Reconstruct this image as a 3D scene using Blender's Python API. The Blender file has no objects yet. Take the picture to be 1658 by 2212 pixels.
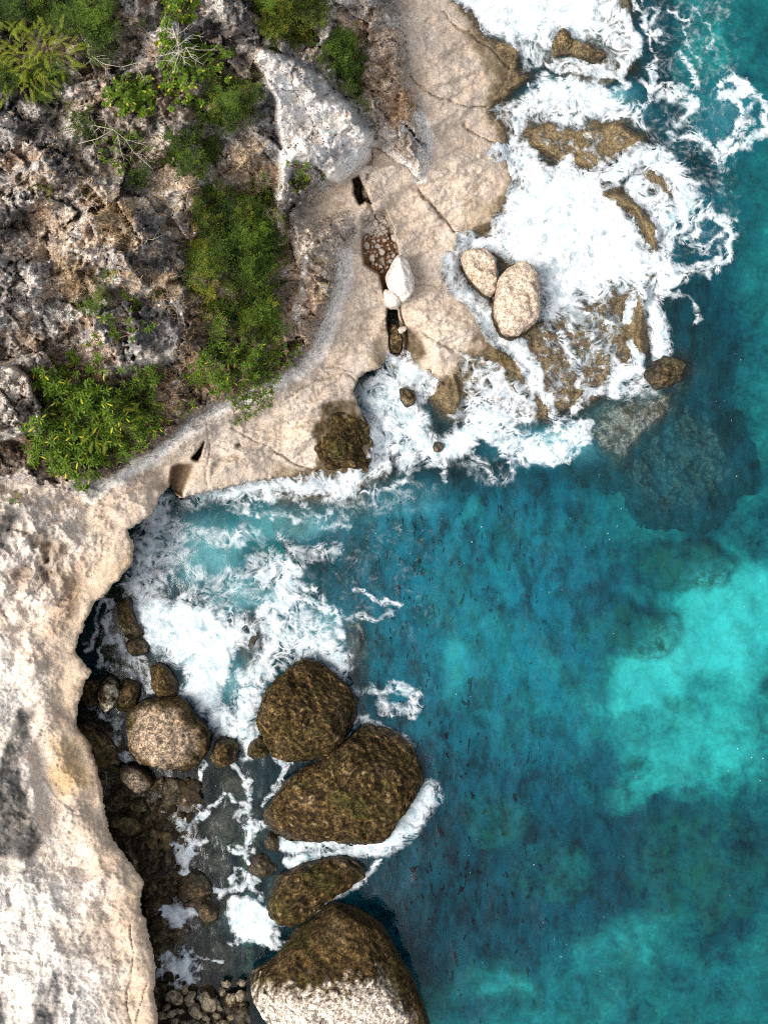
import bpy, math, random
import numpy as np
random.seed(7)
C = bpy.context.scene.collection
S, H = 50.0, 55.0            # survey scale (units per metre at sea level) and flying height
CX, CY = 829.0, 1106.0

# ------------------------------------------------------------------ camera, sky, sun, exposure
cam = bpy.data.cameras.new('camera'); cam_o = bpy.data.objects.new('camera', cam); C.objects.link(cam_o)
cam_o.location = (0, 0, H); cam_o.rotation_euler = (0, 0, 0)
cam.sensor_width = 36.0; cam.lens = 36.0 * H / (2212.0 / S); cam.clip_end = 6000; cam.clip_start = 0.5
bpy.context.scene.camera = cam_o
SUN_EL, SUN_AZ = math.radians(55), math.radians(251)      # from the west-south-west, through thin cloud
world = bpy.data.worlds.new('World'); bpy.context.scene.world = world; world.use_nodes = True
wn = world.node_tree.nodes; wl = world.node_tree.links
bg = wn['Background']; sky = wn.new('ShaderNodeTexSky'); sky.sky_type = 'NISHITA'; sky.sun_disc = False
sky.sun_elevation = SUN_EL; sky.sun_rotation = SUN_AZ; sky.air_density = 1.0; sky.dust_density = 4.0; sky.ozone_density = 1.0
hsv = wn.new('ShaderNodeHueSaturation'); hsv.inputs['Saturation'].default_value = .4        # thin high cloud greys the sky
wl.new(sky.outputs[0], hsv.inputs['Color']); wl.new(hsv.outputs[0], bg.inputs[0]); bg.inputs[1].default_value = 0.10
sun = bpy.data.lights.new('sun', 'SUN'); sun.energy = 1.45; sun.angle = math.radians(34); sun.color = (1.0, 0.955, 0.89)
sun_o = bpy.data.objects.new('sun', sun); C.objects.link(sun_o)
sun_o.rotation_euler = (math.radians(90) - SUN_EL, 0, -SUN_AZ + math.pi)
sun_o.location = (-20, 20, 40)
sc = bpy.context.scene
sc.view_settings.view_transform = 'Standard'; sc.view_settings.look = 'None'
sc.view_settings.exposure = 1.33; sc.view_settings.gamma = 1.0; sc.view_settings.use_curve_mapping = False
sc.cycles.use_denoising = False; sc.cycles.filter_width = 1.1; sc.cycles.sample_clamp_direct = 5; sc.cycles.sample_clamp_indirect = 3; sc.cycles.max_bounces = 6; sc.cycles.transparent_max_bounces = 12
sc.cycles.caustics_reflective = False; sc.cycles.caustics_refractive = False

# ------------------------------------------------------------------ numeric helpers
def sstep(a, b, x):
    t = np.clip((x - a) / (b - a), 0, 1); return t * t * (3 - 2 * t)
def _h(ix, iy, seed):
    h = (ix.astype(np.uint32) * np.uint32(374761393) + iy.astype(np.uint32) * np.uint32(668265263) + np.uint32((seed * 2246822519) & 0xffffffff))
    h = (h ^ (h >> np.uint32(13))) * np.uint32(1274126177)
    return h ^ (h >> np.uint32(16))
def gnoise(x, y, seed=0):
    xi = np.floor(x); yi = np.floor(y); fx = x - xi; fy = y - yi
    xi = xi.astype(np.int64); yi = yi.astype(np.int64)
    u = fx * fx * fx * (fx * (fx * 6 - 15) + 10); v = fy * fy * fy * (fy * (fy * 6 - 15) + 10)
    def g(ax, ay, dx, dy):
        a = _h(ax, ay, seed).astype(np.float64) * (2 * math.pi / 4294967296.0)
        return np.cos(a) * dx + np.sin(a) * dy
    a = g(xi, yi, fx, fy); b = g(xi + 1, yi, fx - 1, fy); c = g(xi, yi + 1, fx, fy - 1); d = g(xi + 1, yi + 1, fx - 1, fy - 1)
    return (a + (b - a) * u + (c - a) * v + (a - b - c + d) * u * v) * 1.5
def fbm(x, y, octv, seed=0, gain=0.5, lac=2.03):
    r = np.zeros(np.shape(x)); a = 1.0; n = 0.0
    for i in range(octv):
        r += a * gnoise(x, y, seed + i * 17); n += a; a *= gain; x = x * lac + 13.7; y = y * lac - 7.3
    return r / n
def ridged(x, y, octv, seed=0, gain=0.55, lac=2.03):
    r = np.zeros(np.shape(x)); a = 1.0; n = 0.0
    for i in range(octv):
        r += a * (1 - np.abs(gnoise(x, y, seed + i * 17)) * 2); n += a; a *= gain; x = x * lac + 3.1; y = y * lac + 9.2
    return r / n
def worley(x, y, seed=0, full=False):
    xi = np.floor(x).astype(np.int64); yi = np.floor(y).astype(np.int64)
    f1 = np.full(x.shape, 9.0); f2 = np.full(x.shape, 9.0); cid = np.zeros(x.shape); ddx = np.zeros(x.shape); ddy = np.zeros(x.shape)
    for ox in (-1, 0, 1):
        for oy in (-1, 0, 1):
            ax = xi + ox; ay = yi + oy
            h1 = _h(ax, ay, seed).astype(np.float64) / 4294967296.0; h2 = _h(ax, ay, seed + 91).astype(np.float64) / 4294967296.0
            d = np.hypot(ax + h1 - x, ay + h2 - y)
            new = d < f1
            f2 = np.where(new, f1, np.minimum(f2, d)); cid = np.where(new, h1, cid); f1 = np.where(new, d, f1); ddx = np.where(new, x - ax - h1, ddx); ddy = np.where(new, y - ay - h2, ddy)
    if full: return f1, f2, cid, ddx, ddy
    return f1, f2, cid
def noise3(p, seed=0):
    """three sheared 2-D noises summed: enough for stone surfaces"""
    x, y, z = p[:, 0], p[:, 1], p[:, 2]
    return (gnoise(x + .37 * z, y - .61 * z, seed) + gnoise(y + .43 * x, z - .53 * x, seed + 5) + gnoise(z + .29 * y, x + .47 * y, seed + 9)) / 2.0
def fbm3(p, octv, seed=0, gain=0.5):
    r = np.zeros(len(p)); a = 1.0; n = 0.0
    for i in range(octv):
        r += a * noise3(p, seed + i * 23); n += a; a *= gain; p = p * 2.03 + 5.1
    return r / n
def seg_dist(X, Y, x0, y0, x1, y1):
    dx, dy = x1 - x0, y1 - y0; L = dx * dx + dy * dy + 1e-9
    t = np.clip(((X - x0) * dx + (Y - y0) * dy) / L, 0, 1)
    return np.hypot(X - x0 - t * dx, Y - y0 - t * dy), t
def poly_sd(X, Y, P):
    """signed distance (positive inside) to polygon P"""
    d = np.full(X.shape, 1e9); ins = np.zeros(X.shape, bool); n = len(P)
    for i in range(n):
        x0, y0 = P[i][:2]; x1, y1 = P[(i + 1) % n][:2]
        d = np.minimum(d, seg_dist(X, Y, x0, y0, x1, y1)[0])
        if y0 != y1:
            ins ^= ((y0 > Y) != (y1 > Y)) & (X < (x1 - x0) * (Y - y0) / (y1 - y0) + x0)
    return np.where(ins, d, -d)
class Grid:
    def __init__(s, xs, ys):
        s.xs = np.asarray(xs, float); s.ys = np.asarray(ys, float)
        s.X, s.Y = np.meshgrid(s.xs, s.ys); s.shape = s.X.shape
    def box(s, x0, y0, x1, y1):
        return (slice(np.searchsorted(s.ys, y0), np.searchsorted(s.ys, y1)), slice(np.searchsorted(s.xs, x0), np.searchsorted(s.xs, x1)))
    def sample(s, F, x, y):
        i = np.clip(np.searchsorted(s.xs, x) - 1, 0, len(s.xs) - 2); j = np.clip(np.searchsorted(s.ys, y) - 1, 0, len(s.ys) - 2)
        fx = np.clip((x - s.xs[i]) / (s.xs[i + 1] - s.xs[i]), 0, 1); fy = np.clip((y - s.ys[j]) / (s.ys[j + 1] - s.ys[j]), 0, 1)
        return (F[j, i] * (1 - fx) + F[j, i + 1] * fx) * (1 - fy) + (F[j + 1, i] * (1 - fx) + F[j + 1, i + 1] * fx) * fy
def ground_pos(x, y, z):
    """survey coordinates at a measured height -> metres"""
    k = (H - z) / H
    return (x - CX) / S * k, (CY - y) / S * k
def in_poly(x, y, P):
    r = False; n = len(P)
    for i in range(n):
        x0, y0 = P[i][:2]; x1, y1 = P[(i + 1) % n][:2]
        if (y0 > y) != (y1 > y) and x < (x1 - x0) * (y - y0) / (y1 - y0) + x0: r = not r
    return r
def build_mesh(name, V, F, mats, attrs=None, smooth=True, midx=None, parent=None, link=True):
    """V (n,3); F (m,k) array of quads or triangles -> one object"""
    me = bpy.data.meshes.new(name); V = np.asarray(V, np.float32); F = np.asarray(F, np.int32); k = F.shape[1]
    me.vertices.add(len(V)); me.vertices.foreach_set('co', V.ravel())
    me.loops.add(F.size); me.loops.foreach_set('vertex_index', F.ravel())
    me.polygons.add(len(F)); me.polygons.foreach_set('loop_start', np.arange(0, F.size, k, dtype=np.int32))
    me.polygons.foreach_set('use_smooth', np.full(len(F), smooth, dtype=bool))
    for m in (mats if isinstance(mats, (list, tuple)) else [mats]): me.materials.append(m)
    if midx is not None: me.polygons.foreach_set('material_index', np.asarray(midx, np.int32))
    for an, (typ, val) in (attrs or {}).items():
        a = me.attributes.new(an, typ, 'POINT'); val = np.asarray(val, np.float32)
        if typ == 'FLOAT': a.data.foreach_set('value', val.ravel())
        elif typ == 'FLOAT_COLOR':
            a.data.foreach_set('color', np.concatenate([val, np.ones((len(val), 1), np.float32)], 1).ravel())
        else: a.data.foreach_set('vector', val.ravel())
    me.update(calc_edges=True); me.validate()
    o = bpy.data.objects.new(name, me)
    if link: C.objects.link(o)
    if parent is not None: o.parent = parent
    return o
def grid_object(name, g, PX, PY, PZ, mask, mat, attrs):
    """quads of grid g where mask (per cell) holds"""
    ny, nx = g.shape; idx = np.arange(ny * nx).reshape(ny, nx)
    q = np.stack([idx[:-1, :-1], idx[1:, :-1], idx[1:, 1:], idx[:-1, 1:]], -1)[mask]
    used = np.zeros(ny * nx, bool); used[q.ravel()] = True
    rm = np.cumsum(used) - 1
    V = np.stack([PX.ravel(), PY.ravel(), PZ.ravel()], 1)[used]
    at = {}
    for k, (t, v) in attrs.items():
        at[k] = (t, v.reshape(ny * nx, -1)[used])
    return build_mesh(name, V, rm[q], mat, at)
def tag(o, label=None, cat=None, group=None, kind=None):
    if label: o['label'] = label
    if cat: o['category'] = cat
    if group: o['group'] = group
    if kind: o['kind'] = kind
    return o

# ------------------------------------------------------------------ materials
class NT:
    def __init__(s, name):
        s.m = bpy.data.materials.new(name); s.m.use_nodes = True; s.t = s.m.node_tree; s.t.nodes.clear()
        s.out = s.t.nodes.new('ShaderNodeOutputMaterial')
    def n(s, typ, ins=None, **kw):
        nd = s.t.nodes.new(typ)
        for k, v in kw.items(): setattr(nd, k, v)
        for k, v in (ins or {}).items():
            if isinstance(v, bpy.types.NodeSocket): s.t.links.new(v, nd.inputs[k])
            else: nd.inputs[k].default_value = v
        return nd
    def math(s, op, a, b=0.0, c=0.0, clamp=False):
        nd = s.n('ShaderNodeMath', {0: a, 1: b, 2: c}, operation=op); nd.use_clamp = clamp; return nd.outputs[0]
    def ramp(s, v, a, b, lo=0.0, hi=1.0):
        return s.n('ShaderNodeMapRange', {'Value': v, 'From Min': a, 'From Max': b, 'To Min': lo, 'To Max': hi}, interpolation_type='SMOOTHSTEP').outputs[0]
    def mix(s, f, a, b, blend='MIX'):
        nd = s.n('ShaderNodeMix', data_type='RGBA', blend_type=blend)
        for i, v in ((0, f), (6, a), (7, b)):
            if isinstance(v, bpy.types.NodeSocket): s.t.links.new(v, nd.inputs[i])
            else: nd.inputs[i].default_value = v
        return nd.outputs[2]
    def noise(s, vec, scale, detail=4.0, rough=0.55, dist=0.0):
        return s.n('ShaderNodeTexNoise', {'Vector': vec, 'Scale': scale, 'Detail': detail, 'Roughness': rough, 'Distortion': dist}).outputs[0]
    def obj(s): return s.n('ShaderNodeTexCoord').outputs['Object']
    def attr(s, name, out='Fac'): return s.n('ShaderNodeAttribute', attribute_name=name).outputs[out]
    def done(s, sh): s.t.links.new(sh, s.out.inputs[0]); return s.m

def rock_material(name, pit=0.5, grain=1.0, bump=0.5):
    t = NT(name); v = t.obj(); col = t.attr('tone', 'Color'); wet = t.attr('wet'); cs = t.attr('coarse')
    n1 = t.noise(v, 2.2, 6, 0.62); n2 = t.noise(v, 6.5, 5, 0.66); n3 = t.noise(v, 16.0, 3, 0.6)
    g1 = t.ramp(n1, 0.3, 0.72, 1 - 0.28 * grain, 1 + 0.22 * grain); g2 = t.ramp(n2, 0.34, 0.66, max(.25, 1 - 0.50 * grain), 1 + 0.42 * grain)
    g3 = t.ramp(n3, 0.34, 0.66, max(.3, 1 - 0.42 * grain), 1 + 0.38 * grain)
    g = t.math('MULTIPLY', t.math('MULTIPLY', g1, g2), g3)
    g = t.math('ADD', 1.0, t.math('MULTIPLY', t.math('SUBTRACT', g, 1.0), cs))
    c = t.n('ShaderNodeVectorMath', {0: col, 3: g}, operation='SCALE').outputs[0]
    vor = t.n('ShaderNodeTexVoronoi', {'Vector': v, 'Scale': 7.0, 'Randomness': 1.0}).outputs['Distance']
    pm = t.math('MULTIPLY', t.ramp(vor, 0.08, 0.24, 1, 0), t.ramp(t.noise(v, 1.3, 3), 0.45, 0.62, 0, pit))
    c = t.mix(pm, c, (0.09, 0.055, 0.028, 1))
    warm = t.ramp(t.noise(v, 1.1, 4), 0.4, 0.65, 0, 0.22)
    c = t.mix(warm, c, t.mix(1.0, c, (1.0, 0.82, 0.6, 1), 'MULTIPLY'))
    hgt = t.math('ADD', t.math('MULTIPLY', n2, 0.10), t.math('ADD', t.math('MULTIPLY', n3, 0.03), t.math('MULTIPLY', pm, -0.03)))
    b = t.n('ShaderNodeBump', {'Strength': bump, 'Distance': 1.0, 'Height': hgt}).outputs[0]
    p = t.n('ShaderNodeBsdfPrincipled', {'Base Color': c, 'Roughness': t.ramp(wet, 0, 1, 0.95, 0.5), 'Normal': b,
        'Specular IOR Level': t.ramp(wet, 0, 1, 0.12, 0.4)})
    return t.done(p.outputs[0])
M_CLIFF = rock_material('lichened limestone', 0.35, 1.35, 0.8)
M_PLAT = rock_material('pale sandstone platform', 0.75, 0.6, 0.45)
M_BOULDER = rock_material('seaworn boulder', 0.6, 1.3, 0.85)
M_STONE = rock_material('pale stone', 0.3, 0.7, 0.5)

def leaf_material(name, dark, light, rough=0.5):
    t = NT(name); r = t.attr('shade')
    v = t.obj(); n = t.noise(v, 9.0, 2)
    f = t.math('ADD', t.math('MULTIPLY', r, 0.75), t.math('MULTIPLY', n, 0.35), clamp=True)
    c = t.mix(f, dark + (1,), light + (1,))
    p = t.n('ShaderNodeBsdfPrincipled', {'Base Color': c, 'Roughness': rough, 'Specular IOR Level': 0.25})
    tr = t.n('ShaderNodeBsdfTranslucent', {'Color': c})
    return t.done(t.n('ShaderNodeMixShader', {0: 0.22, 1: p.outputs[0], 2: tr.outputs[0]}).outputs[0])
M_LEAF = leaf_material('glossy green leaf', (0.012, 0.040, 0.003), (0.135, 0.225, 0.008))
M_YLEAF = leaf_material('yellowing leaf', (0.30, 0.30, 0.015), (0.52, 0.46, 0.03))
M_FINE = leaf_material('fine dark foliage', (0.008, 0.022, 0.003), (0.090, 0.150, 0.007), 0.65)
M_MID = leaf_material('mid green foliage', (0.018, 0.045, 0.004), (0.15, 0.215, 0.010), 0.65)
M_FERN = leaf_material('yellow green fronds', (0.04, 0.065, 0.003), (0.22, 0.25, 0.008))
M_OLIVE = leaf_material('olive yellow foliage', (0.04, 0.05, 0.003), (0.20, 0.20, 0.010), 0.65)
def plain(name, col, rough=0.9, vary=0.3):
    t = NT(name); n = t.noise(t.obj(), 14.0, 3)
    c = t.n('ShaderNodeVectorMath', {0: col, 3: t.ramp(n, 0.3, 0.7, 1 - vary, 1 + vary)}, operation='SCALE')
    return t.done(t.n('ShaderNodeBsdfPrincipled', {'Base Color': c.outputs[0], 'Roughness': rough, 'Specular IOR Level': 0.1}).outputs[0])
M_WOOD = plain('bleached bare wood', (0.37, 0.335, 0.26))
M_STEM = plain('brown woody stem', (0.16, 0.11, 0.07))
M_STRAW = plain('dry straw grass', (0.40, 0.27, 0.13), vary=0.45)
M_DEADLEAF = plain('brown leaf litter', (0.16, 0.075, 0.03), vary=0.5)

# ------------------------------------------------------------------ survey of the coast (x, y, edge height in metres)
LAND = [(900,-9000,1.0),(950,-300,.6),(975,0,.45),(1010,40,.4),(1040,80,.4),(1065,97,.3),(1100,135,.2),(1100,165,.2),(1075,205,.3),(1050,235,.3),(1075,270,.3),
 (1090,300,.25),(1080,325,.35),(1112,370,.25),(1108,405,.25),(1085,440,.3),(1062,475,.4),(1005,498,.6),(985,545,.6),(968,592,.6),(985,620,.5),(1015,640,.45),
 (1050,680,.35),(1072,725,.28),(1060,765,.28),(1010,775,.35),(985,800,.3),(960,830,.25),(925,810,.35),(890,790,.6),(872,766,.75),(858,768,.75),(842,768,.85),
 (820,795,1.5),(775,818,1.6),(763,842,1.5),(772,872,1.3),(795,925,.9),(802,985,.6),(770,1025,.4),(730,1024,.5),(690,1036,.5),(660,1043,.5),(600,1028,.9),
 (540,1043,1.5),(450,1063,2.0),(385,1079,2.4),(366,1050,1.8),(345,1076,2.6),(328,1112,3),(276,1146,3.2),(288,1165,3.2),(292,1190,3.2),(286,1218,3.2),(250,1262,3.2),(205,1305,3.2),
 (178,1365,3),(165,1405,3),(180,1430,3),(198,1450,3),(176,1495,3),(166,1560,3),(196,1612,2.6),(222,1690,2.8),(228,1750,2.8),(243,1810,2.8),(275,1850,3),(312,1905,3),(303,1940,3),
 (308,1975,3),(326,2020,3),(338,2090,3),(335,2150,3),(345,2212,3),(380,2500,3),(300,9000,3),(-9000,9000,3),(-9000,-9000,3)]
UPPER = [(858,-9000),(858,0),(878,80),(890,170),(912,230),(922,290),(930,345),(908,388),(880,365),(832,322),(815,318),(800,335),(770,372),(730,400),(690,420),(655,450),(680,470),(752,450),
 (772,500),(745,560),(740,625),(705,690),(688,765),(628,812),(575,842),(480,880),(402,932),(330,995),(262,1020),(190,1078),(150,1068),(90,1050),(30,1045),(-200,1040),(-9000,1040),(-9000,-9000)]
OUTCROP = [(548,130),(566,106),(592,112),(640,132),(700,172),(758,232),(788,280),(813,314),(798,338),(770,368),(732,400),(704,388),(676,352),(640,352),(622,392),(612,440),(604,512),(590,470),(600,400),(606,330),(598,262),(594,215),(572,160)]
KNOLL = [(-300,790),(0,790),(40,795),(62,815),(70,850),(88,875),(96,905),(92,940),(78,944),(60,930),(30,945),(0,935),(-300,940)]

PAD = [280, 420, 700, 1200, 2200, 4500, 8900]
g = Grid(np.concatenate([[-p for p in PAD[::-1]], np.arange(-180, 1700, 2.7)]), np.concatenate([[-p for p in PAD[::-1]], np.arange(-180, 2400, 2.7), [2300 + p for p in PAD]]))
X, Y = g.X, g.Y
xm, ym = X / S, Y / S
wob = fbm(X / 26.0, Y / 26.0, 5, 3, .62) * 9.0
wobx, woby = fbm(X / 60.0, Y / 60.0, 4, 31) * 16.0, fbm(X / 60.0, Y / 60.0, 4, 57) * 16.0

def poly_mask(P, edge=8.0, warp=1.0, inset=0.0):
    px = [p[0] for p in P]; py = [p[1] for p in P]; m = edge * 2 + 40
    b = g.box(min(px) - m, min(py) - m, max(px) + m, max(py) + m)
    out = np.zeros(g.shape)
    if X[b].size:
        out[b] = sstep(-edge, edge, poly_sd(X[b] + wobx[b] * warp, Y[b] + woby[b] * warp, P) - inset)
    return out
def line_mask(L, r, warp=0.25, soft=0.6, gg=None):
    gg = gg or g; px = [p[0] for p in L]; py = [p[1] for p in L]
    b = gg.box(min(px) - r * 2 - 20, min(py) - r * 2 - 20, max(px) + r * 2 + 20, max(py) + r * 2 + 20)
    out = np.zeros(gg.shape)
    if gg.X[b].size:
        XX = gg.X[b]; YY = gg.Y[b]
        if gg is g: XX = XX + wobx[b] * warp; YY = YY + woby[b] * warp
        d = np.full(XX.shape, 1e9)
        for (x0, y0), (x1, y1) in zip(L[:-1], L[1:]): d = np.minimum(d, seg_dist(XX, YY, x0, y0, x1, y1)[0])
        out[b] = 1 - sstep(r * (1 - soft), r * (1 + soft), d)
    return out

# signed distance to the land edge, with the edge height of the nearest stretch
sd = np.full(g.shape, 1e9); ins = np.zeros(g.shape, bool); edge = np.zeros(g.shape)
Xw, Yw = X + wob, Y + fbm(X / 24.0, Y / 24.0, 5, 77, .62) * 9.0
for i in range(len(LAND)):
    x0, y0, e0 = LAND[i]; x1, y1, e1 = LAND[(i + 1) % len(LAND)]
    d, t = seg_dist(Xw, Yw, x0, y0, x1, y1)
    wgt_ = 1.0 / (d + 2.0) ** 3; edge += wgt_ * (e0 + (e1 - e0) * t); wsum = wgt_ if i == 0 else wsum + wgt_; sd = np.minimum(d, sd)
    if y0 != y1: ins ^= ((y0 > Yw) != (y1 > Yw)) & (Xw < (x1 - x0) * (Yw - y0) / (y1 - y0) + x0)
sd = np.where(ins, sd, -sd); edge = edge / wsum
sdu = poly_sd(X + wobx * 0.5, Y + woby * 0.5, UPPER)
dm = np.maximum(sd, 0) / S
south = sstep(1050, 1250, Y)                                   # the bare cliff of the lower left
# platform rises gently from the edge
plat = edge + (0.55 - 0.15 * south) * np.minimum(dm, 4.5) + 0.18 * np.minimum(np.maximum(dm - 4.5, 0), 6) - 0.35 * edge / 3 * np.exp(-dm / 0.07)
pt = (fbm(xm / 2.6 + .4 * ym, ym / 1.6, 5, 217, .55) * 1.5) / .16; plat += .10 * (np.floor(pt) + sstep(.75, .98, pt - np.floor(pt))) * sstep(.2, 1.2, dm) * (1 - .5 * south)
plat += 0.14 * fbm(xm / 1.1, ym / 1.1, 7, 5, .58) + .05 * np.minimum(0, worley(xm / .22, ym / .22, 15)[0] - .35) + 0.25 * fbm(xm / 3.0, ym / 3.0, 3, 8) * sstep(0.3, 2, dm)
r1 = ridged(xm / 1.6 + wobx / 40, ym / 1.6 + woby / 40, 6, 11)
f1, f2, cid = worley(xm / 0.9 + wobx / 30, ym / 0.9 + woby / 30, 4)
um = np.maximum(sdu, 0) / S
upper = sstep(-8, 34, sdu); nD_ = fbm(xm / .9, ym / .9, 4, 177)
rough = fbm(xm / 2.6, ym / 2.6, 7, 21, 0.55)
rise = upper * (1.1 + 0.42 * np.minimum(um, 9))
tq = (fbm(xm / 3.4 + wobx / 50, ym / 3.4 + woby / 50, 5, 211, .52) * 2.6 + .25 * rise) / .62 + .35 * nD_
led = (np.floor(tq) + sstep(.62, .98, tq - np.floor(tq))) * .62
fr_x = xm / 1.15 + wobx / 34 + .3 * ym; fr_y = ym / 1.15 + woby / 34 - .4 * xm
w1, w2, wc = worley(fr_x, fr_y, 33)
def facets(px_, py_, seed, tilt):
    a, b_, c_, dx_, dy_ = worley(px_, py_, seed, True); an = c_ * 6.283 * 7; return (np.cos(an) * dx_ + np.sin(an) * dy_) * tilt + (c_ * 13 % 1 - .5) * .5 * tilt, b_ - a, c_
fw = fbm(xm / 1.4, ym / 1.4, 4, 251) * .55
fcA, feA, fidA = facets(xm / 2.3 + .35 * ym / 2.3 + fw, ym / 1.7 - .2 * xm + fw, 41, 1.9)
fcB, feB, fidB = facets(xm / .8 + .4 * ym + fw * 1.5, ym / .65 - .3 * xm - fw, 43, .62)
z = plat + rise + upper * (.62 * led + .50 * fcA + .45 * fcB + .16 * (wc - .5) - .16 * sstep(.06, .0, feA) - .08 * sstep(.08, .0, feB) + 0.62 * rough + 0.22 * (r1 - 0.5) + 0.22 * (cid - 0.5) * sstep(0.02, 0.16, f2 - f1) + 0.10 * fbm(xm / 0.3, ym / 0.3, 4, 44))
lowrough = south * sstep(0.3, 1.2, dm) * (1 - upper)
z += south * (1 - upper) * sstep(.6, 2, dm) * (.16 * facets(xm / 1.9 + fw, ym / 3.0 + fw, 52, .8)[0] + .10 * facets(xm / .7 + fw, ym / .8 - fw, 53, .6)[0]); z += lowrough * (0.10 * (r1 - 0.55) + 0.22 * fbm(xm / 3.2, ym / 3.2, 3, 23) + .05 * fbm(xm / .5, ym / .5, 4, 29)) + (.55 * rough + .30 * (wc - .5) + .3 * (r1 - .55)) * sstep(260, 120, X) * sstep(1030, 1060, Y) * sstep(1420, 1300, Y) * sstep(.4, 1.4, dm)
# soft bench lines across the lower cliff
for L, r, h in [([(350,2300),(300,2080),(262,1930),(170,1760),(110,1560),(60,1440)],26,0.35),([(420,940),(520,890),(620,835)],9,0.25),([(60,1900),(130,1930),(180,2000),(240,2150),(290,2240)],30,0.15)]:
    z += h * line_mask(L, r, 1.0, 0.9)
oc = poly_mask(OUTCROP, 11, 0.5)
z = z + oc * (upper * -(.50 * fcA + .45 * fcB + .6 * rough + .5 * led) * .8 + 1.25 + .5 * facets(xm / 2.2 + fw, ym / 1.8 - .3 * xm + fw, 47, .9)[0] + .22 * facets(xm / .9 - fw, ym / .8 + fw, 48, .7)[0] + 0.16 * fbm(xm / 1.2, ym / 1.2, 5, 71)) * (0.45 + 0.55 * sstep(520, 330, Y))
kn = poly_mask(KNOLL, 5, 0.4); z += kn * (2.2 + 0.8 * fbm(xm / .8, ym / .8, 6, 83))
# raised rocky humps on the upper slope: (outline, lift)
HUMPS = [([(190,690),(260,640),(330,650),(400,640),(420,700),(414,760),(340,790),(250,775),(200,740)],1.0),([(0,560),(60,570),(100,600),(95,680),(40,720),(-60,720),(-60,560)],.9),
 ([(250,580),(330,575),(400,590),(395,630),(310,640),(250,620)],.7),([(290,450),(350,470),(352,520),(300,540),(280,500)],.7),([(0,170),(60,200),(110,260),(160,340),(190,400),(120,390),(40,310),(-60,260),(-60,170)],.9),
 ([(330,230),(400,230),(440,280),(380,300),(330,270)],.6),([(470,0),(540,0),(545,60),(500,90),(470,50)],.8),([(190,380),(280,440),(270,500),(180,470),(150,420)],.7),([(640,300),(690,310),(700,345),(660,350)],.3),
 ([(0,1060),(60,1090),(90,1160),(60,1230),(0,1240),(-80,1150)],.6),([(60,1180),(130,1190),(150,1260),(100,1320),(50,1280)],.5),([(0,1620),(40,1560),(70,1620),(80,1720),(92,1800),(60,1860),(10,1862),(-60,1840)],.55)]
for P, h in HUMPS:
    m = poly_mask(P, 14, 1.2); z += m * h * (0.8 + 0.5 * rough)
# broken-out recesses: (outline, depth)
PITS = [([(762,386),(776,380),(782,400),(802,440),(790,432),(776,440),(764,418)],2.0),([(838,664),(858,668),(860,700),(868,752),(864,766),(846,760),(840,720),(833,690)],2.2),
 ([(414,990),(432,968),(439,955),(432,985),(425,995),(416,993)],2.2),([(372,1010),(385,1003),(412,1005),(404,1028),(392,1070),(372,1062),(368,1040)],1.0),
 ([(510,960),(519,955),(522,962),(514,966)],.5),([(460,1000),(470,990),(500,982),(520,980),(518,990),(490,998),(470,1020),(458,1030)],.25),
 ([(782,470),(806,462),(830,455),(848,490),(856,530),(862,560),(840,640),(830,640),(820,590),(785,570),(780,530)],.75),
 ([(0,950),(40,950),(66,965),(60,1000),(30,1025),(-80,1030),(-80,950)],1.6),([(93,1195),(106,1190),(108,1212),(96,1216)],.4)]
pitm = np.zeros(g.shape)
for P, h in PITS:
    m = poly_mask(P, 3.5, 0.3); z -= m * h; pitm = np.maximum(pitm, m * min(1, h))
# joints and cracks in the platform: (line, half width, depth)
CRACKS = [([(859,130),(894,175),(929,200),(979,220),(1014,230),(1052,228)],2.2,.35),([(949,25),(989,60),(1019,70),(1064,110),(1109,155)],2.4,.35),([(1004,270),(1039,300),(1071,316)],2.8,.4),
 ([(899,410),(934,450),(985,500)],3.2,.45),([(806,320),(800,350),(796,385)],4,.6),([(800,440),(812,475),(838,490),(856,540),(862,580)],3,.5),([(897,617),(940,612),(982,612)],1.8,.2),
 ([(866,660),(878,720),(880,766)],3.5,.7),([(445,878),(448,960),(452,1050)],2,.2),([(505,925),(560,960),(590,978)],2,.22),([(590,978),(640,1000),(700,1018)],2.6,.35),([(910,715),(945,745),(980,762)],2.2,.3),
 ([(285,2000),(283,2090),(272,2165),(285,2212)],1.8,.25),([(320,2135),(300,2180),(296,2230)],1.8,.25),([(725,560),(705,640),(690,700)],1.5,.15),([(815,300),(800,320),(815,325),(850,345),(905,388)],2.2,.35),
 ([(620,855),(690,820),(740,808),(768,822)],2,.25),([(760,805),(730,795),(700,800)],1.6,.2),([(600,900),(640,870),(690,858)],2.2,.15)]
crk = np.zeros(g.shape)
for L, r, h in CRACKS:
    m = line_mask(L, r * .75, 0.9, 0.8); z -= h * .55 * m; crk = np.maximum(crk, m * min(1, h * 2.2) * sstep(-.35, .1, fbm(X / 30, Y / 30, 3, 19)))

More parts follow.
